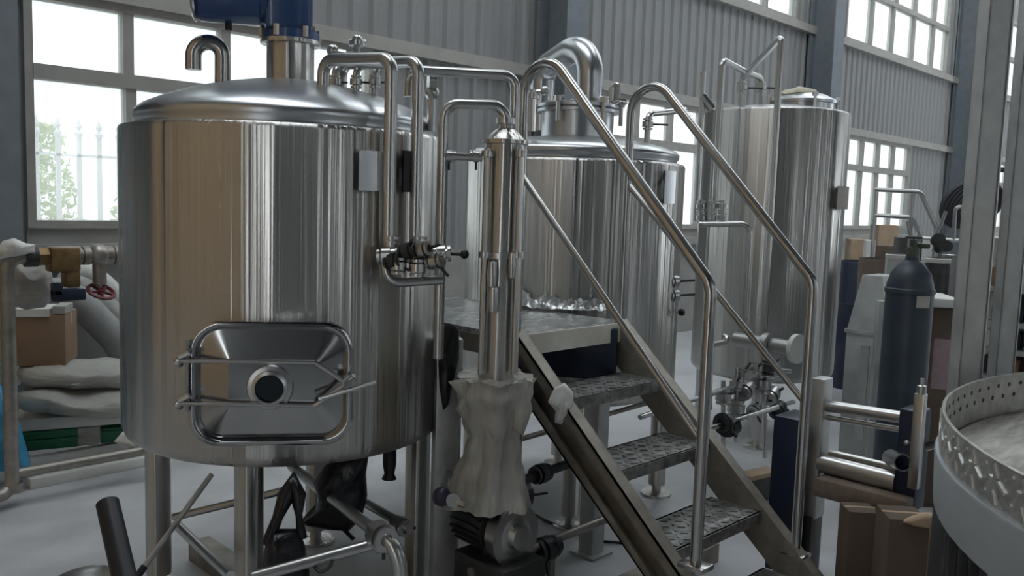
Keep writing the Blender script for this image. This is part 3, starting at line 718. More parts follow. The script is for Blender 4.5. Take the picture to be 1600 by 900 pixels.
# plastic wrapped foot
b = MB(); rows, n = 44, 88; vs = []; z0, z1 = zat(775, 785, CC), zat(784, 588, CC)
for i in range(rows):
    t = i/(rows-1); z = z0+(z1-z0)*t
    rr = .10+(.055*max(0, t-.55)/.45 if t > .55 else 0)+.055*max(0, .45-t)/.45+.006*math.sin(t*31)*(.3+t)
    for k in range(n):
        a = 2*math.pi*k/n; v = Vector((math.cos(a), math.sin(a), 0))
        f = 1+.28*noise.noise(Vector((v.x*2.2, v.y*2.2, z*3)))+.15*noise.noise(Vector((v.x*4.5, v.y*4.5, z*2.6)))+.05*noise.noise(Vector((v.x*10, v.y*10, z*8)))
        vs.append(CC+v*rr*f+Vector((-.012*(1-t), .01, z+.015*noise.noise(Vector((v.x*4, v.y*4, 3+z*3))))))
b.add(vs, [(i*n+k, i*n+(k+1) % n, (i+1)*n+(k+1) % n, (i+1)*n+k) for i in range(rows-1) for k in range(n)])
b.add([CC+Vector((0, 0, z1+.0))], []); ci = len(b.v)-1; b.f += [((rows-1)*n+k, (rows-1)*n+(k+1) % n, ci) for k in range(n)]
b.obj('plastic_wrap', WRAP, hc_, 80)
wr = CC+Vector((0, 0, zat(784, 690, CC)))
puff('wrap_flap', [(700, 596), (735, 590), (760, 600), (755, 640), (730, 665), (712, 640), (718, 620)], 3.14, .02, WRAP, hc_, 2)
puff('wrap_flap', [(800, 600), (822, 590), (832, 640), (818, 680), (800, 670)], 3.12, .02, WRAP, hc_, 5)
# pump
pu = thing('transfer_pump', 'dark motor pump on the floor under the wrapped column', 'pump', (CC.x, CC.y, 0))
pc_ = atD(778, 830, 3.16); ax = Vector((math.cos(math.radians(-92)), math.sin(math.radians(-92)), 0))
zc = pc_.z; ctr = Vector((CC.x, CC.y, zc)); mx = axm(ctr, ax)
pm = MB(); pm.lathe([(.001, -.17), (.075, -.17), (.085, -.15), (.085, .02), (.06, .03), (.06, .06), (.001, .06)], 24, mx)
for k in range(20): pm.box(.083, .097, -.003, .003, -.15, .01, mx @ Matrix.Rotation(2*math.pi*k/20, 4, 'Z'))
pm.obj('pump_motor', IRON, pu)
vo = MB(); vo.lathe([(.001, .06), (.10, .06), (.108, .07), (.108, .115), (.09, .125), (.05, .13), (.045, .16), (.03, .162), (.001, .162)], 28, mx); vo.obj('volute', PIPE, pu)
MB().ring(ctr+ax*.12, ax, .05, .116, .014, 28).obj('volute_clamp', PIPE, pu)
MB().bbox(-.11, .11, -.18, .10, 0, zc-.095, .006, frame(Vector((ctr.x, ctr.y, 0)), Vector((-ax.y, ax.x, 0)))).obj('pump_plinth', IRON, pu)
MB().box(-.05, .05, -.1, .0, zc-.10, zc-.07, frame(Vector((ctr.x, ctr.y, 0)), Vector((-ax.y, ax.x, 0)))).obj('pump_foot', IRON, pu)
q = atD(690, 776, 3.12)
cv = thing('capped_valve', 'small valve with a dark purple cap on a grey post beside the pump', 'valve', (q.x, q.y, q.z-.04))
sp = atD(700, 700, 3.40); fms = pframe(sp, 10)
MB().bbox(-.052, .052, 0, .10, 0, zat(700, 530, sp), .006, fms).obj('support_post', GALV, hc_)
MB().tube([q, Vector((sp.x, sp.y, q.z))], .016, 10).obj('pipe_stub', PIPE, cv)
MB().ball(q, .036, 14).obj('cap', PURP, cv)
b = MB().tube([q, atD(727, 790, 3.05)], .012, 8); b.disc(atD(708, 782, 3.08), ray(727, 790), .026, .03, 12); b.obj('lever', PIPE, cv)

# ------------------------------------------------------------------ pipework under the tanks
def skid(name, label, pts, r, fil=.05, m=None, cat='pipe'):
    t = thing(name, label, cat, (pts[0].x, pts[0].y, max(0, min(p.z for p in pts)-r)))
    pipe('pipe_run', pts, r, m or PIPE, t, fil, 14); return t
ob = over(T1, 450, 722)
s1 = skid('outlet_pipe', 'thick slanting pipe under the largest tank ending in a clamp at its right leg', [T1+Vector((0, 0, .70)), T1+Vector((0, 0, .56)), atD(600, 841, 2.72)], .021, .08)
valve(s1, T1+Vector((0, 0, .65)), Z3, .026, left*.10)
valve(s1, atD(596, 838, 2.72), atD(596, 838, 2.72)-T1-Vector((0, 0, .56)), .026, None)
j = atD(612, 850, 2.70)
pipe('elbow', [atD(596, 838, 2.72), atD(622, 852, 2.68), atD(634, 1010, 2.68)], .026, PIPE, s1, .09, 14)
sA = skid('header_pipe', 'low pipe running across the front legs of the largest tank to the clamp', [atD(395, 902, 2.72), atD(612, 842, 2.76)], .019)
valve(sA, atD(600, 846, 2.755), atD(612, 842, 2.76)-atD(395, 902, 2.72), .02, Vector((0, 0, -.06)))
MB().tube([atD(488, 880, 2.73), atD(500, 896, 2.70), atD(516, 886, 2.70), atD(520, 870, 2.73)], .006, 8, .02).obj('hook', IRON, sA)
sB = skid('brace_pipe', 'thin horizontal pipe behind the front leg of the largest tank', [atD(272, 808, 3.75), atD(446, 766, 3.45)], .016)
sC = skid('brace_pipe', 'pipe sloping from the left rear leg towards the front leg of the largest tank', [atD(278, 822, 3.55), atD(360, 900, 2.95)], .018)
sD = skid('brace_pipe', 'pipe behind the black bag running to the right leg of the largest tank', [atD(570, 785, 3.35), atD(640, 825, 3.1)], .018)
valve(sD, atD(626, 822, 3.14), atD(640, 825, 3.1)-atD(570, 785, 3.35), .02, Vector((.03, -.05, 0)))
# black bags and hose
k1 = thing('rubbish_bag', 'black plastic bag with a torn loop hanging from the slanting pipe', 'bag', atD(450, 900, 2.92))
# bag body and handle loop
puff('bag_body', [(420, 830), (437, 826), (466, 826), (476, 850), (484, 895), (478, 935), (440, 945), (412, 930), (408, 880)], 2.92, .06, BAGB, k1, 3)
b = MB(); b.tube([atD(418, 850, 2.92), atD(434, 808, 2.92), atD(447, 775, 2.94), atD(458, 752, 2.98), atD(466, 775, 2.94), atD(467, 805, 2.92), atD(472, 840, 2.92)], [.022, .018, .03, .036, .028, .012, .018], 10)
b.obj('bag_handle', BAGB, k1, 70)
k2 = thing('rubbish_bag', 'large crumpled black plastic bag behind the slanting pipe under the tank', 'bag', atD(530, 830, 3.2))
puff('bag_body', [(490, 755), (505, 730), (525, 712), (548, 706), (577, 706), (572, 740), (574, 775), (566, 808), (545, 830), (510, 828), (478, 822), (470, 815), (492, 802), (496, 780)], 3.25, .07, BAGB, k2, 8, .3)
MB().tube([atD(535, 825, 3.25), atD(552, 842, 3.2)], .008, 6).obj('bag_tie', BAGB, k2)
hz = atD(609, 700, 3.35)
hs = thing('drain_hose', 'short black hose end hanging under the rim of the largest tank', 'hose', over(hz, 609, 750))
b = MB(); b.tube([over(hz, 607, 680), over(hz, 608, 725), over(hz, 611, 740), over(hz, 613, 748)], [.026, .027, .02, .03], 12); b.obj('hose_end', BLACK, hs)
# pipes behind and beside the stair
g1 = skid('header_pipe', 'dark low pipe with a valve passing behind the left stair stringer', [atY(735, 895, 2.28), atY(975, 800, 2.28)], .019, .05, RUST)
ad = Vector((1, 0, 0))
valve(g1, atY(852, 858, 2.28), ad, .03, Vector((0, -.02, -.10)), IRON); valve(g1, atY(860, 854, 2.28), ad, .024, Vector((-.02, -.06, .04)), IRON)
pipe('drop_pipe', [atY(862, 855, 2.28), Vector((atY(862, 855, 2.28).x, 2.28, 0))], .018, RUST, g1)
g2 = skid('header_pipe', 'short dark pipe with a side valve just right of the wrapped column', [atY(800, 757, 2.6), atY(895, 722, 2.6)], .022, .05, IRON)
valve(g2, atY(845, 740, 2.6), ad, .026, None, IRON)
q = atY(825, 750, 2.6); pipe('drop_pipe', [q, Vector((q.x, q.y, 0))], .016, RUST, g2); valve(g2, over(q, 825, 775), Z3, .018, Vector((.10, -.03, 0)), IRON)
g3 = skid('header_pipe', 'pale thin pipe crossing under the upper stair treads', [atY(800, 690, 2.75), atY(1010, 630, 2.75)], .013, .05, RUST)
q = atY(812, 690, 2.75); pipe('post_pipe', [q+Z3*.05, Vector((q.x, q.y, 0))], .012, RUST, g3)
g4 = skid('header_pipe', 'steel pipe under the middle tank running right past the lower handrail', [atY(1000, 652, 2.62), atY(1195, 588, 2.62)], .014)
g5 = skid('header_pipe', 'steel pipe with a round flange low beside the right handrail', [atY(1095, 674, 2.45), atY(1215, 636, 2.45)], .015)
valve(g5, atY(1130, 662, 2.45), ad, .035, Vector((.02, -.08, -.06)), IRON, None, False, .02)
valve(g5, atY(1140, 668, 2.45), ad, .03, Vector((0, -.06, .05)), IRON)
g6 = thing('valve_cluster', 'tangle of small valves and dark handles below the tall tank', 'valves', (atY(1165, 640, 2.62).x, 2.62, 0))
for (x, y, r, lx_, lz) in ((1130, 620, .026, .05, .03), (1150, 600, .022, -.04, .06), (1150, 638, .03, .05, -.05), (1165, 610, .03, .06, .02), (1178, 640, .024, .0, -.07), (1190, 600, .034, -.05, .05), (1205, 618, .03, .06, .05), (1200, 575, .026, .04, .06), (1160, 585, .02, 0, .08), (1215, 640, .03, .05, 0), (1183, 575, .02, -.05, .04)):
    valve(g6, atY(x, y, 2.62), (1, .2, .3) if (x//5) % 2 else (0.1, 0, 1), r, Vector((lx_, -.05, lz)), PIPE if (x//5) % 3 else IRON)
for (xa, ya, xb, yb) in ((1130, 700, 1130, 595), (1150, 690, 1150, 575), (1195, 715, 1196, 560), (1165, 650, 1240, 628), (1140, 612, 1215, 590), (1165, 575, 1235, 580)):
    MB().tube([atY(xa, ya, 2.64), atY(xb, yb, 2.64)], .014, 10).obj('small_pipe', PIPE, g6)
q = atD(1245, 545, 5.2)
d0 = atD(1150, 530, 5.45); ax5 = (q-d0).normalized()
bv = MB().tube([d0, q], .045, 14).obj('outlet_valve', PIPE, t3); MB().disc(q, ax5, .085, .03, 20).obj('flange', WHITEP, bv)
MB().ring(atD(1200, 538, 5.3), ax5, .04, .068, .04, 18).obj('outlet_clamp', PIPE, bv)
MB().tube([atD(1130, 525, 5.5), atD(1152, 530, 5.45), atD(1110, 540, 5.5), atD(1108, 640, 5.5)], .018, 10, .04).obj('side_pipe', PIPE, bv)
bx = thing('valve_pair', 'two small valves on a thin pipe on the right flank of the middle tank', 'valves', (atD(1052, 455, 4.85).x, atD(1052, 455, 4.85).y, .5))
q = atD(1052, 440, 4.8); MB().tube([over(q, 1046, 590), over(q, 1050, 430)], .015, 10).obj('valve_pipe', PIPE, bx)
for x, y in ((1050, 440), (1050, 462)):
    valve(bx, atD(x, y, 4.8), (1, 0, 0), .022, Vector((.10, -.08, .01)))
MB().ball(atD(1065, 488, 4.78), .02).obj('knob', BLACK, bx)
tw = atX(876, 625, X0-.05)
wp = thing('tied_wrap', 'torn cream plastic wrap tied on the left stringer of the stair', 'wrap', atX(872, 665, X0-.07))
puff('wrap_body', [(856, 628), (866, 606), (882, 598), (895, 612), (897, 630), (890, 650), (878, 664), (866, 660), (868, 642)], math.hypot(tw.x, tw.y), .03, WRAPW, wp, 4, .4, 14)

# ------------------------------------------------------------------ left: pipe frame with valves
YP = 5.0
pf = thing('pipe_frame', 'weathered upright pipe frame at the left edge with brass fittings along its top', 'pipe', (1.33, YP, 0))
A = atY(10, 402, YP); B = atY(10, 766, YP); zt_ = atY(100, 400, YP).z; zb_ = .085
pipe('pipe_run', [Vector((2.45, YP, zt_)), Vector((A.x, YP, zt_)), Vector((A.x, YP, zb_)), Vector((A.x-.25, YP-.12, zb_))], .036, RUST, pf, .07, 16)
pipe('pipe_run', [Vector((A.x, YP, zb_+.09)), Vector((atY(230, 709, YP).x, YP, zb_+.09))], .028, RUST, pf, .02, 14)
MB().ring(Vector((A.x, YP, zb_+.02)), Z3, .03, .052, .05, 16).obj('elbow_collar', RUST, pf)
q = atY(233, 700, YP); MB().tube([Vector((q.x, YP-.03, .0)), Vector((q.x, YP-.03, .24))], .026, 12).obj('stop_post', IRON, pf)
def tz(x): return Vector((atY(x, 400, YP).x, YP, zt_))
MB().disc(tz(48), ad, .055, .06, 14).obj('coupling', IRON, pf); MB().disc(tz(66), ad, .05, .05, 6).obj('coupling', BRASS, pf)
b = MB(); b.bbox(-.075, .075, -.06, .06, -.085, .05, .015, Matrix.Translation(tz(98))); b.bbox(.0, .075, -.05, .05, -.17, -.08, .012, Matrix.Translation(tz(98))); vb = b.obj('valve_body', BRASS, pf)
b = MB(); q = tz(101)+Vector((0, -.07, -.19)); b.bbox(-.09, .075, -.03, .03, -.045, .02, .01, Matrix.Translation(q)); b.bbox(-.09, -.04, -.03, .03, -.02, .055, .01, Matrix.Translation(q)); b.obj('valve_handle', NAVY, vb)
for x in (120, 134, 170, 182): MB().disc(tz(x), ad, .052, .035, 12).obj('coupling', RUST, pf)
b = MB(); q = tz(155); b.ball(q, .062, 14); b.tube([q, q-Z3*.16], .036, 12); b.tube([q-Z3*.16, q-Z3*.21], .014, 8); gv = b.obj('gate_valve', RUST, pf)
b = MB(); wheel(b, q-Z3*.2+Vector((0, -.02, 0)), (0.15, -.55, 1), .07, .011, 5); b.disc(q-Z3*.2+Vector((0, -.02, 0)), (0.15, -.55, 1), .02, .03, 10); b.obj('handwheel', RED, gv)
wt = thing('plastic_cover', 'white plastic sheet crumpled over the bend of the pipe frame', 'plastic', tz(25))
puff('sheet', [(-10, 392), (5, 376), (22, 372), (40, 380), (54, 382), (54, 394), (30, 400), (0, 404)], 5.12, .06, WRAPW, wt, 3, .4)
wt2 = thing('plastic_sack', 'pale green-white sack hanging under the pipe frame beside the brass valve', 'sack', atY(50, 482, 5.2))
puff('sack_body', [(18, 412), (40, 404), (56, 410), (70, 404), (80, 420), (86, 462), (70, 480), (40, 484), (16, 476)], 5.45, .08, SACK, wt2, 6, .25)

# ------------------------------------------------------------------ left: heap by the wall
def hose(name, label, pix, Y, r, m, cat='tube', group=None):
    pts = [atY(x, y, Y) for x, y in pix]; P = []
    for i in range(len(pts)-1):                                  # Catmull-Rom
        p0 = pts[max(0, i-1)]; p1 = pts[i]; p2 = pts[i+1]; p3 = pts[min(len(pts)-1, i+2)]
        for k in range(5):
            t = k/5; P.append(.5*((2*p1)+(p2-p0)*t+(2*p0-5*p1+4*p2-p3)*t*t+(3*p1-p0-3*p2+p3)*t**3))
    P.append(pts[-1])
    o = MB().tube(P, r, 14).obj(name, m); return tag(o, label, cat, group)
hose('foam_tube', 'dark grey foam tube arching over the carton, lowest of the heap', [(4, 600), (12, 520), (36, 480), (78, 458), (120, 470), (154, 502), (192, 548), (225, 640), (240, 690)], 6.0, .10, FOAM, group='foam tubes heaped by the wall')
hose('foam_tube', 'mid grey foam tube arching above the dark one in the heap', [(60, 520), (78, 470), (100, 452), (132, 455), (165, 482), (200, 525), (235, 620)], 6.2, .09, SACK, group='foam tubes heaped by the wall')
hose('foam_tube', 'palest foam tube on top of the heap near the red handwheel', [(88, 520), (100, 450), (120, 424), (148, 432), (180, 462), (215, 520), (250, 620)], 6.38, .07, WHITEP, group='foam tubes heaped by the wall')
c1 = carton('brown carton with a pale top standing on the sacks at the left', 22, 492, 104, 572, 5.75, .3, CARD, -14)
c, zb, zt, w = pbase(22, 492, 104, 572, 5.75)
MB().box(-w*.5, w*.2, -.01, .25, zt-.01, zt+.035, pframe(c, -14) @ Matrix.Rotation(.0, 4, 'X')).obj('carton_flap', WHITEP, c1)
MB().box(w*.25, w*.5, .0, .2, zt+.004, zt+.05, pframe(c, -14)).obj('carton_flap', SACK, c1)
pz = atD(100, 600, 5.5)
def sack(label, x0, y0, x1, y1, D, th, m, seed):
    o = []
    for k in range(14):
        a = 2*math.pi*k/14; ca, sa = math.cos(a), math.sin(a)
        o.append(((x0+x1)/2+(x1-x0)/2*math.copysign(abs(ca)**.6, ca), (y0+y1)/2-(y1-y0)/2*math.copysign(abs(sa)**.75, sa)))
    t = thing('sack', label, 'sack', atD((x0+x1)/2, y1, D), 'sacks stacked by the wall'); puff('sack_body', o, D, th, m, t, seed, .12, 5.); return t
sack('lower pale sack lying under the brown carton', 22, 604, 225, 648, 5.75, .22, SACK, 1)
sack('upper pale sack lying just beneath the brown carton', 25, 562, 230, 606, 5.85, .22, SACK, 2)
tag(pbox('foam_board', 28, 649, 235, 667, 5.70, .4, WHITEP), 'long pale board under the sacks at the left', 'board')
gc = thing('crate', 'green plastic crate under the pale board at the left', 'crate', atD(85, 700, 5.72))
pbox('crate_body', 36, 667, 122, 702, 5.72, .35, GREEN, 0, gc)
for k in range(2): pbox('crate_rib', 36, 673+k*13, 122, 677+k*13, 5.705, .02, GREEN, 0, gc, bev=.002)
tag(pbox('foam_block', 121, 668, 156, 696, 5.72, .3, SACK), 'grey block between the two green crates at the left', 'block')
gc2 = thing('crate', 'green plastic crate mostly hidden by the largest tank, right of the grey block', 'crate', atD(185, 690, 5.75))
pbox('crate_body', 157, 667, 235, 690, 5.75, .35, GREEN, 0, gc2); pbox('crate_rib', 157, 672, 235, 676, 5.735, .02, GREEN, 0, gc2, bev=.002)
for (ya, yb, D, lb) in ((693, 676, 5.62, 'pale metal bar on the floor below the green crate, the rear one'), (712, 688, 5.45, 'pale metal bar on the floor in front of the heap, the nearer one')):
    a = atD(44, ya+12, D); bb_ = atD(235, yb, D+.25); a.z = bb_.z = (.03 if D < 5.6 else .10); 
    mxb = frame(a, bb_-a); b = MB().bbox(0, (bb_-a).length, -.03, .03, -.03, .03, .004, mxb); tag(b.obj('metal_bar', WHITEP), lb, 'bar', 'bars on the floor')
b_ = thing('rubbish_bag', 'bright blue plastic bag on the floor behind the upright pipe', 'bag', atY(20, 735, 5.3))
puff('bag_body', [(-25, 620), (-5, 596), (8, 606), (18, 625), (30, 660), (42, 700), (49, 728), (40, 737), (10, 735), (-30, 735)], 5.5, .13, CYAN, b_, 7, .25)
pf2 = puff('floor_wrap', [(178, 690), (190, 676), (205, 672), (225, 680), (232, 698), (205, 702)], 5.45, .06, WRAPW, None, 5, .4); tag(pf2, 'crumpled clear plastic on the floor beside the stop post', 'plastic')

# foreground left
q0 = atD(168, 786, 2.35); q1 = atD(218, 1005, 2.05)
br = thing('black_tube', 'black tube leaning upright in the left foreground', 'tube', q1)
mxr = axm(q1, q0-q1); L_ = (q0-q1).length
MB().lathe([(.028, 0), (.028, L_), (.022, L_), (.022, L_-.1), (.001, L_-.1)], 18, mxr).obj('tube_body', BLACK, br)
rdv = thing('metal_rod', 'thin pale metal rod leaning against the left leg of the largest tank', 'rod', atD(218, 898, 2.9))
MB().tube([atD(222, 890, 2.95), atD(331, 741, 3.12)], .0095, 10).obj('rod_body', GALV, rdv)
MB().tube([atD(205, 914, 2.92), atD(226, 885, 2.952)], .012, 10).obj('rod_tip', BLACK, rdv)
dr = thing('steel_pot', 'rounded steel lid at the bottom edge of the frame beside the black tube', 'pot', (atD(138, 900, 2.6).x, atD(138, 900, 2.6).y, 0))
zz = zat(138, 893, atD(138, 900, 2.6))
MB().lathe([(.10, 0), (.10, zz-.05), (.09, zz-.02), (.05, zz-.003), (.001, zz)], 24, Matrix.Translation((dr.location.x, dr.location.y, 0))).obj('pot_body', PIPE, dr)
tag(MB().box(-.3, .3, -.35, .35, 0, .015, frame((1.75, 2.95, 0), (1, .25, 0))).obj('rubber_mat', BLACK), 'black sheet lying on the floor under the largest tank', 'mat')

# ------------------------------------------------------------------ right: round checker-plate platform and posts
RC = Vector((2.775, -.41, 0)); RR = 1.233; mr_ = Matrix.Translation(RC)
rp = thing('round_platform', 'round grey platform with a diamond-plate kick rim at the right edge', 'platform', RC)
MB().lathe([(.001, 1.06), (RR-.012, 1.06), (RR-.012, 1.075), (.001, 1.075)], 96, mr_).obj('deck', STONE, rp)
MB().lathe([(RR-.006, 1.06), (RR-.006, 1.20), (RR-.002, 1.203), (RR+.002, 1.20), (RR+.002, 1.095), (RR-.006, 1.06)], 120, mr_).obj('kick_plate', CHECK, rp)
MB().lathe([(RR+.002, 1.098), (RR+.010, 1.098), (RR+.012, 1.09), (RR+.006, .962), (RR-.01, .955), (RR-.03, .96), (RR-.03, 1.06)], 120, mr_).obj('fascia', SKIRT, rp)
b = MB(); N = 150
for k in range(N):
    a = 2*math.pi*k/N
    for j, (z, t) in enumerate(((1.122, .5), (1.150, -.5), (1.178, .5))):
        for sd, rr in ((1, RR+.002),):
            m_ = mr_ @ Matrix.Rotation(a+(j % 2)*math.pi/N, 4, 'Z') @ Matrix.Translation((rr, 0, z)) @ Matrix.Rotation(t if (k+j) % 2 else t+1.57, 4, 'X')
            b.box(-.001, .003, -.0035, .0035, -.016, .016, m_)
b.obj('plate_lugs', mat('worn_lug_steel', (.68, .68, .66), .3, .9), rp)['kind'] = 'stuff'
b = MB()
for k in range(120):
    a = 2*math.pi*k/120
    for z in (1.135, 1.17):
        b.lathe([(.001, .002), (.0065, .002), (.0065, -.001)], 8, mr_ @ Matrix.Rotation(a+(z > 1.15)*.026, 4, 'Z') @ Matrix.Translation((RR-.006, 0, z)) @ Matrix.Rotation(-1.5708, 4, 'Y'))
b.obj('plate_holes', IRON, rp)['kind'] = 'stuff'
q = atD(1512, 840, 2.72); fm = pframe(q, 20)
b = MB(); b.bbox(-.062, .062, 0, .12, 0, .958, .006, fm)
for k in range(4): b.bbox(-.055+k*.03, -.040+k*.03, -.008, .01, 0, .958, .003, fm)
b.obj('support_post', IRON, rp)
for a in (-60, 60, 190):
    p = RC+Vector((1.08*math.cos(math.radians(a)), 1.08*math.sin(math.radians(a)), 0)); MB().bbox(p.x-.06, p.x+.06, p.y-.06, p.y+.06, 0, .958, .006).obj('support_post', IRON, rp)
for (x, y, D, wd_, lb) in ((1518, 450, 3.30, .074, 'thick grey steel post behind the round platform, the nearer one'), (1574, 450, 4.3, .074, 'thick grey steel post behind the round platform, the one at the right edge')):
    q = atD(x, y, D); fm = pframe(q, 28); h = wd_/2
    po = thing('steel_post', lb, 'post', (q.x, q.y, 0), 'posts behind the round platform')
    b = MB(); b.box(-h, -h+.005, -h, h, 0, 4.6, fm); b.box(-h, h, -h, -h+.005, 0, 4.6, fm); b.box(h-.005, h, -h, h, 0, 4.6, fm); b.box(-h, h, h-.005, h, 0, 4.6, fm)
    b.obj('post_tube', GALV, po); MB().box(-.08, .08, -.08, .08, 0, .012, fm).obj('base_plate', GALV, po)
    MB().box(h, h+.004, -h-.004, -h+.008, 0, 4.6, fm).obj('edge_strip', PIPE, po)

# ------------------------------------------------------------------ right: roller stand, cabinet and cartons
XM = 3.62
rs = thing('roller_stand', 'bench machine with two pairs of polished rollers right of the stair', 'machine', (XM, 1.45, 0))
def X_(x, y, dx=0.): return atX(x, y, XM+dx)
yl, yr = X_(1284, 700).y, X_(1432, 700).y
zt_l = X_(1284, 590).z
MB().bbox(XM-.04, XM+.05, yl-.01, yl+.05, .35, zt_l, .006).obj('end_plate', GALV, rs)
MB().bbox(XM-.09, XM+.10, yl+.05, yl+.19, .08, X_(1240, 640).z-.02, .008).obj('gear_cabinet', NAVY, rs)
MB().bbox(XM-.10, XM-.092, yl+.04, yl+.06, .0, X_(1240, 640).z-.04, .004).obj('cabinet_edge', IRON, rs)
pr_ = X_(1408, 700); MB().bbox(XM-.03, XM+.09, yr-.02, yr+.07, X_(1432, 800).z, X_(1432, 640).z, .012).obj('end_block', NAVY, rs)
for (xa, ya, xb, yb, r, nm) in ((1291, 634, 1434, 656, .026, 'roller'), (1293, 652, 1434, 676, .012, 'tie_bar'), (1282, 722, 1402, 752, .046, 'roller'), (1296, 707, 1402, 731, .014, 'tie_bar')):
    MB().tube([X_(xa, ya), X_(xb, yb)], r, 20).obj(nm, PIPE, rs)
z0_, z1_ = X_(1443, 762).z, X_(1443, 612).z
MB().bbox(XM-.06, XM-.02, yr-.035, yr+.005, z0_, z1_, .004).obj('guide_bar', PIPE, rs)
MB().lathe([(.001, z1_), (.018, z1_), (.018, z1_+.03), (.008, z1_+.035), (.008, z1_+.06), (.001, z1_+.06)], 12, Matrix.Translation((XM-.04, yr-.015, 0))).obj('guide_bolt', PIPE, rs)
MB().tube([X_(1440, 700, .06), atX(1475, 690, XM+.06)], .018, 10).obj('side_shaft', PIPE, rs)
q = atX(1408, 722, XM-.06); dq = Vector((-.75, -.62, .15)).normalized(); mq = axm(q, dq)
MB().lathe([(.036, -.12), (.036, .02), (.030, .02), (.030, -.06), (.001, -.06)], 24, mq).obj('tube_end', PIPE, rs)
MB().lathe([(.001, -.055), (.029, -.055), (.029, -.05)], 20, mq).obj('bore_shade', BLACK, rs)  # black disc imitates the shade inside the open tube
MB().ball(atX(1417, 692, XM-.05), .012).obj('adjuster_knob', PIPE, rs)
MB().bbox(XM-.05, XM+.06, yr+.02, yr+.06, 0, X_(1432, 795).z, .006).obj('machine_leg', IRON, rs); MB().bbox(XM-.05, XM+.06, yl, yl+.04, 0, .36, .006).obj('machine_leg', IRON, rs)
ba = atX(1276, 757, XM-.10); bb = atX(1408, 795, XM-.10); 
mxb = frame(ba, bb-ba, (0, 0, 1)); Lb = (bb-ba).length
tb = MB().bbox(-.01, Lb+.02, -.01, .10, -.05, .03, .006, mxb); tag(tb.obj('timber_beam', WOOD), 'short timber beam lying on the cartons under the rollers', 'beam')
zb_ = min(ba.z, bb.z)-.034
carton('dark brown carton under the timber beam, nearer the stair', 1322, 800, 1372, 900, 3.6, .12, CARD3, 20, True)
carton('brown carton with a torn pale top under the roller machine, nearer the round platform', 1385, 812, 1452, 900, 3.42, .16, CARD3, 20, True)
c_ = atD(1432, 812, 3.45); puffo = puff('torn_paper', [(1405, 815), (1425, 806), (1450, 800), (1462, 805), (1452, 826), (1430, 822)], 3.42, .02, CARD2, None, 2, .3); tag(puffo, 'torn pale packing paper on top of the carton by the round platform', 'paper')
tag(pbox('cardboard_strip', 1452, 820, 1476, 900, 3.75, .1, CARD2, 10, None, True), 'upright pale cardboard strip beside the post of the round platform', 'cardboard')
q = atZ(1185, 740, .16); tag(MB().bbox(-.13, .13, -.05, .05, .0, .03, .004, frame((q.x, q.y, .145), (1, -.2, 0))).obj('cardboard_pad', CARD2), 'small cream pad lying low beside the stair foot', 'pad')
MBs = MB().bbox(-.10, .10, -.04, .04, .0, .145, .004, frame((q.x, q.y, 0), (1, -.2, 0))).obj('plinth_block', IRON); tag(MBs, 'dark block under the small cream pad', 'block')

# ------------------------------------------------------------------ right: gas bottle, duct, cartons behind
q = atD(1418, 500, 4.85); GM = Matrix.Translation((q.x, q.y, 0)); zs_ = zat(1418, 452, q); zt2 = zat(1418, 415, q)
gb = thing('gas_cylinder', 'dark blue-grey gas cylinder with a brass valve standing behind the rollers', 'gas cylinder', (q.x, q.y, 0))
MB().lathe([(.001, 0), (.10, 0), (.115, .02), (.115, zs_), (.112, zs_+.03), (.095, zs_+.085), (.06, zs_+.13), (.035, zs_+.15), (.032, zs_+.17), (.001, zs_+.17)], 36, GM).obj('bottle_body', GASB, gb)
MB().lathe([(.115, zs_-.02), (.121, zs_-.015), (.121, zs_+.004), (.115, zs_+.01)], 36, GM).obj('shoulder_ring', GASB, gb)
b = MB(); zz = zs_+.165; b.lathe([(.030, zz), (.034, zz+.02), (.03, zz+.05), (.018, zz+.055), (.018, zz+.09), (.001, zz+.09)], 12, GM)
b.tube([Vector((q.x, q.y, zz+.06)), Vector((q.x+.05, q.y-.06, zz+.06))], .014, 8); b.obj('bottle_valve', mat('green_brass', (.10, .12, .09), .45, .5, var=.3, vscale=20), gb)
b = MB(); wheel(b, Vector((q.x, q.y, zz+.10)), Z3, .035, .007, 4); b.obj('valve_wheel', IRON, gb)
b = MB(); p = Vector((q.x+.05, q.y-.06, zz+.06)); b.disc(p+Vector((.03, -.03, .03)), (-.7, -.6, .2), .034, .025, 16); b.disc(p+Vector((.06, -.06, 0)), (-.7, -.6, .2), .03, .025, 16); b.ball(p+Vector((.035, -.035, -.01)), .026); b.obj('regulator', IRON, gb)
aq = math.atan2(-q.y, -q.x)
za, zb2 = zat(1435, 478, q), zat(1435, 460, q)
MB().lathe([(.1155, za), (.1165, za), (.1165, zb2), (.1155, zb2), (.1155, za)], 8, GM, aq+.30, aq+.95).obj('paper_label', LABEL, gb)
du = thing('sheet_metal_hopper', 'dull galvanised hopper box with sloping top between the tall tank and gas cylinder', 'hopper', atD(1350, 640, 5.9))
c, zb3, zt3, w = pbase(1318, 432, 1386, 640, 5.9); fm = pframe(c, -25); du.location = (c.x, c.y, 0)
z_s = zat(1350, 520, c)
vs = [(-w/2, 0, 0), (w/2, 0, 0), (w/2, .4, 0), (-w/2, .4, 0), (-w/2, 0, z_s), (w/2, 0, z_s), (w/2, .4, z_s+.0), (-w/2, .4, z_s), (-w*.42, .12, zt3), (w*.1, .12, zt3), (w*.1, .36, zt3), (-w*.42, .36, zt3)]
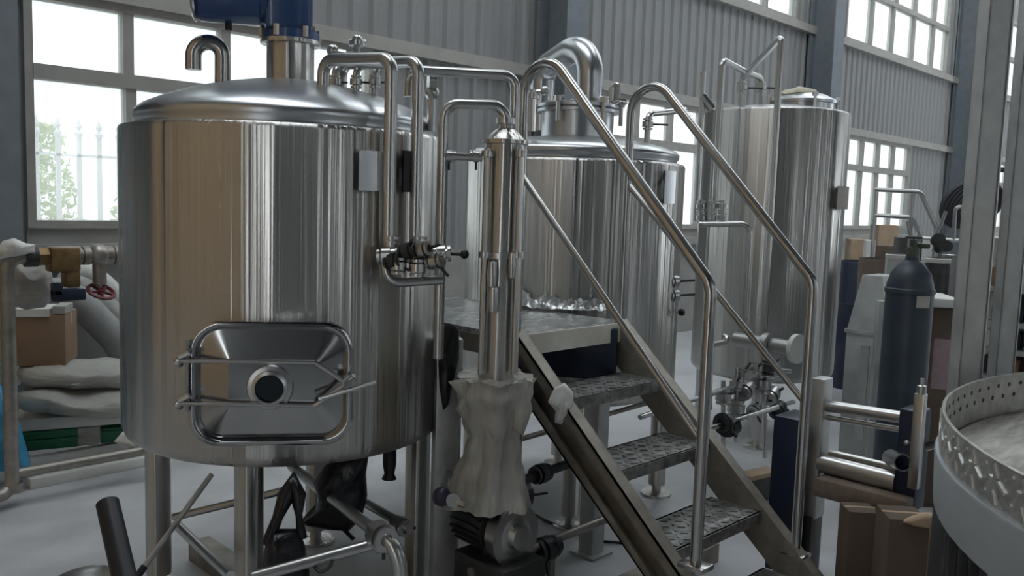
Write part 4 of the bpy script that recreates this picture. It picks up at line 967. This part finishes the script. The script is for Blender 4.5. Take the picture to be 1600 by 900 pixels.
MB().add(vs, [(3, 2, 1, 0), (0, 1, 5, 4), (1, 2, 6, 5), (2, 3, 7, 6), (3, 0, 4, 7), (4, 5, 9, 8), (5, 6, 10, 9), (6, 7, 11, 10), (7, 4, 8, 11), (8, 9, 10, 11)], fm).obj('hopper_shell', BOXSHEET, du, 20)
MB().box(-w*.5-.01, w*.5+.01, -.012, .41, z_s-.012, z_s+.012, fm).obj('hopper_flange', GALV, du)
MB().box(-w*.1, w*.12, -.006, .001, .25, z_s-.08, fm).obj('hopper_panel', GALV, du)
tag(pbox('galvanised_sheet', 1366, 470, 1392, 645, 5.6, .05, BOXSHEET, 20, None, True), 'leaning galvanised sheet just left of the gas cylinder', 'sheet')
carton('tall brown carton with a printed panel right of the gas cylinder', 1446, 482, 1500, 640, 5.5, .35, CARD3, 15, True, None, None, False, True)
pz_ = pbase(1440, 468, 1504, 481, 5.48)
tag(pbox('polystyrene_slab', 1440, 467, 1504, 481, 5.46, .4, WHITEP, 15), 'white slab lying on top of the tall brown carton', 'slab')

# ------------------------------------------------------------------ right: far clutter along the wall
def drum(label, x, y0, y1, D, r, m, band=None, group=None):
    q = atD(x, (y0+y1)/2, D); zt = zat(x, y0, q); mx = Matrix.Translation((q.x, q.y, 0))
    t = thing('drum', label, 'drum', (q.x, q.y, 0), group)
    pr = [(.001, 0), (r, 0), (r, zt*.33), (r*1.03, zt*.34), (r, zt*.35), (r, zt*.66), (r*1.03, zt*.67), (r, zt*.68), (r, zt-.01), (r*.97, zt), (r*.95, zt-.02), (.001, zt-.02)]
    MB().lathe(pr, 24, mx).obj('drum_body', m, t)
    if band: MB().lathe([(r*1.005, zt-.03), (r*1.035, zt-.025), (r*1.035, zt+.0), (r*.97, zt+.005)], 24, mx).obj('drum_rim', band, t)
drum('steel drum with a white rim left of the gas cylinder neck', 1402, 398, 500, 7.4, .10, GALV, WHITEP)
drum('steel drum with a white rim right of the gas cylinder neck', 1462, 404, 500, 7.2, .085, IRON, WHITEP)
drum('slim pale drum between the gas cylinder and the thick post', 1484, 398, 500, 7.5, .07, GALV, PIPE)
drum('slim dark drum just behind the gas cylinder neck', 1432, 408, 500, 7.8, .09, CARD3, PIPE)
drum('dark drum standing under the far window by the white carton', 1345, 408, 450, 9.0, .22, NAVY, None)
drum('second dark drum right of the white carton under the far window', 1376, 404, 470, 8.6, .2, CARD3, None)
for (sx, x0, y0, x1, y1, D, dp_, m, rot, lb) in ((0, 1329, 374, 1352, 415, 13.5, .5, CARD2, 10, 'pinkish carton under the left end of the far window'),
      (0, 1353, 376, 1368, 400, 12.5, .4, WHITEP, 5, 'small white carton below the far window'),
      (0, 1372, 352, 1404, 388, 14.0, .5, CARD2, 15, 'open cardboard box high on the heap under the far window'),
      (0, 1365, 384, 1398, 415, 13.0, .5, CARD3, -10, 'dark carton below the open cardboard box'),
      (0, 1405, 372, 1440, 430, 12.0, .5, IRON, 10, 'dark crate right of the open cardboard box')):
    carton(lb, x0, y0, x1, y1, D, dp_, m, rot, True)
hr = thing('far_handrail', 'thin tube handrail of another platform in front of the far window', 'railing', (atD(1440, 330, 9.5).x, atD(1440, 330, 9.5).y, 0))
def rl(pix, D, r=.022, fil=.06): return MB().tube([atD(x, y, D) for x, y in pix], r, 8, fil).obj('rail_tube', PIPE, hr)
rl([(1367, 296), (1438, 300), (1464, 358), (1458, 392)], 9.5); rl([(1367, 336), (1424, 340), (1436, 362), (1430, 392)], 9.5)
for x in (1367, 1424, 1464): 
    qq = atD(x, 340, 9.5); MB().tube([Vector((qq.x, qq.y, 0)), over(qq, x, 298 if x < 1430 else 355)], .02, 8).obj('rail_post', PIPE, hr)
rl([(1466, 365), (1482, 400), (1500, 440)], 9.5)
for pix in ([(1424, 340), (1438, 368), (1430, 398)], [(1418, 345), (1424, 370), (1420, 395)], [(1440, 372), (1500, 376)], [(1455, 380), (1470, 352), (1478, 330)], [(1490, 376), (1494, 300), (1508, 330)]): rl(pix, 9.4, .018, .04)
# rack behind the posts
rk = thing('storage_rack', 'open steel rack with shelves of parts behind the thick posts', 'rack', (atD(1565, 500, 7.2).x, atD(1565, 500, 7.2).y, 0))
c, zbk, ztk, wk = pbase(1525, 372, 1660, 600, 7.2); fm = pframe(c, -8); hk = ztk
for sx in (-wk/2, -wk/6, wk/6, wk/2):
    for sy in (0, .5): MB().box(sx-.018, sx+.018, sy-.018, sy+.018, 0, hk, fm).obj('rack_post', GALV, rk)
zsh = [zat(1565, y, c) for y in (452, 506, 549, 592)]
for z in zsh+[hk-.02]: MB().box(-wk/2, wk/2, -.02, .52, z-.02, z+.015, fm).obj('rack_shelf', GALV, rk)
rr_ = random.Random(4); nn = 0
lab = ['dark bin', 'brown parts box', 'pale parts box', 'black parts bin', 'grey parts box']
pos = ['near the left end', 'in the middle', 'near the right end']; lev = ['lowest', 'second lowest', 'second highest', 'top']
for zi, z in enumerate(reversed(zsh)):
    for j in range(3):
        k_ = (zi*2+j) % 5; mm_ = [NAVY, CARD, WHITEP, BLACK, GALV][k_]; sx = -wk/2+.06+j*(wk-.1)/3; h = .13+.1*rr_.random()
        o = MB().bbox(sx, sx+(wk-.1)/3-.06, .05, .42, z+.017, z+h, .006, fm).obj('parts_box', mm_)
        tag(o, '%s %s of the %s rack shelf' % (lab[k_], pos[j], lev[zi]), 'box', 'boxes on the steel rack')
mc_ = thing('cable_coil', 'dark coil of cable hung on a stand beside the far steel column', 'coil', (atD(1508, 330, 11).x, atD(1508, 330, 11).y, 0))
q = atD(1508, 320, 11)
b = MB()
for k in range(5):
    mx = axm(q+Vector((.02*k, -.03*k, 0)), (-.8, -.5, .1)); pts = [mx @ Vector((.20*math.cos(a*.3142)*(1-.03*k), .27*math.sin(a*.3142), 0)) for a in range(21)]
    b.tube(pts, .035, 8, cap=False)
b.obj('coil_loops', BLACK, mc_); MB().tube([Vector((q.x+.05, q.y-.05, 0)), Vector((q.x+.05, q.y-.05, q.z+.42))], .04, 8).obj('coil_stand', IRON, mc_)
MB().tube([Vector((q.x+.05, q.y-.05, q.z+.40)), Vector((q.x+.25, q.y-.30, q.z+.40))], .03, 8).obj('coil_arm', IRON, mc_)

# ------------------------------------------------------------------ under the deck
c, z0b, z1b, wb = pbase(845, 540, 962, 592, 4.0); fmb = pframe(c, -8)
MB().bbox(-wb/2, wb/2, 0, .06, z0b, ZP-.021, .01, fmb).obj('under_panel', NAVY, pl)
kc = thing('hanging_bag', 'black cloth bag hanging on the platform leg beside the largest tank', 'bag', atD(702, 640, 3.32))
puff('bag_body', [(688, 512), (704, 505), (718, 514), (717, 560), (708, 600), (702, 632), (692, 642), (686, 600), (684, 550)], 3.32, .035, BAGB, kc, 11, .3)
for (x, y, lv) in ((615, 408, Vector((.03, -.05, -.03))), (637, 392, Vector((-.02, -.05, .04))), (660, 390, Vector((.03, -.06, .02))), (680, 408, Vector((.02, -.05, -.05))), (622, 415, None), (652, 418, None)):
    valve(mf, atD(x, y, 3.06), Z3 if lv is None else Vector((.3, -.8, .2)), .017, lv, IRON if x % 2 else PIPE, BLACK)

for (x0_, x1_, y0_, y1_, lb) in ((1.95, 3.6, 2.10, 2.20, 'low dark floor channel running under the pipe behind the left stringer'), (1.72, 1.82, 2.2, 3.75, 'low dark floor channel under the middle of the largest tank')):
    b = MB(); t_ = thing('floor_channel', lb, 'channel', ((x0_+x1_)/2, (y0_+y1_)/2, 0), 'steel channels on the floor')
    b.box(x0_, x1_, y0_, y1_, .082, .09)
    if x1_-x0_ > 1: b.box(x0_, x1_, y0_, y0_+.008, 0, .082); b.box(x0_, x1_, y1_-.008, y1_, 0, .082)
    else: b.box(x0_, x0_+.008, y0_, y1_, 0, .082); b.box(x1_-.008, x1_, y0_, y1_, 0, .082)
    b.obj('channel_body', STRING, t_)
cb_ = [atZ(x, y, .008) for x, y in ((832, 802), (850, 812), (878, 824), (930, 845), (1000, 850))]
tag(MB().tube(cb_, .007, 8, .1).obj('floor_cable', BLACK), 'thin black cable lying on the floor under the stair', 'cable')
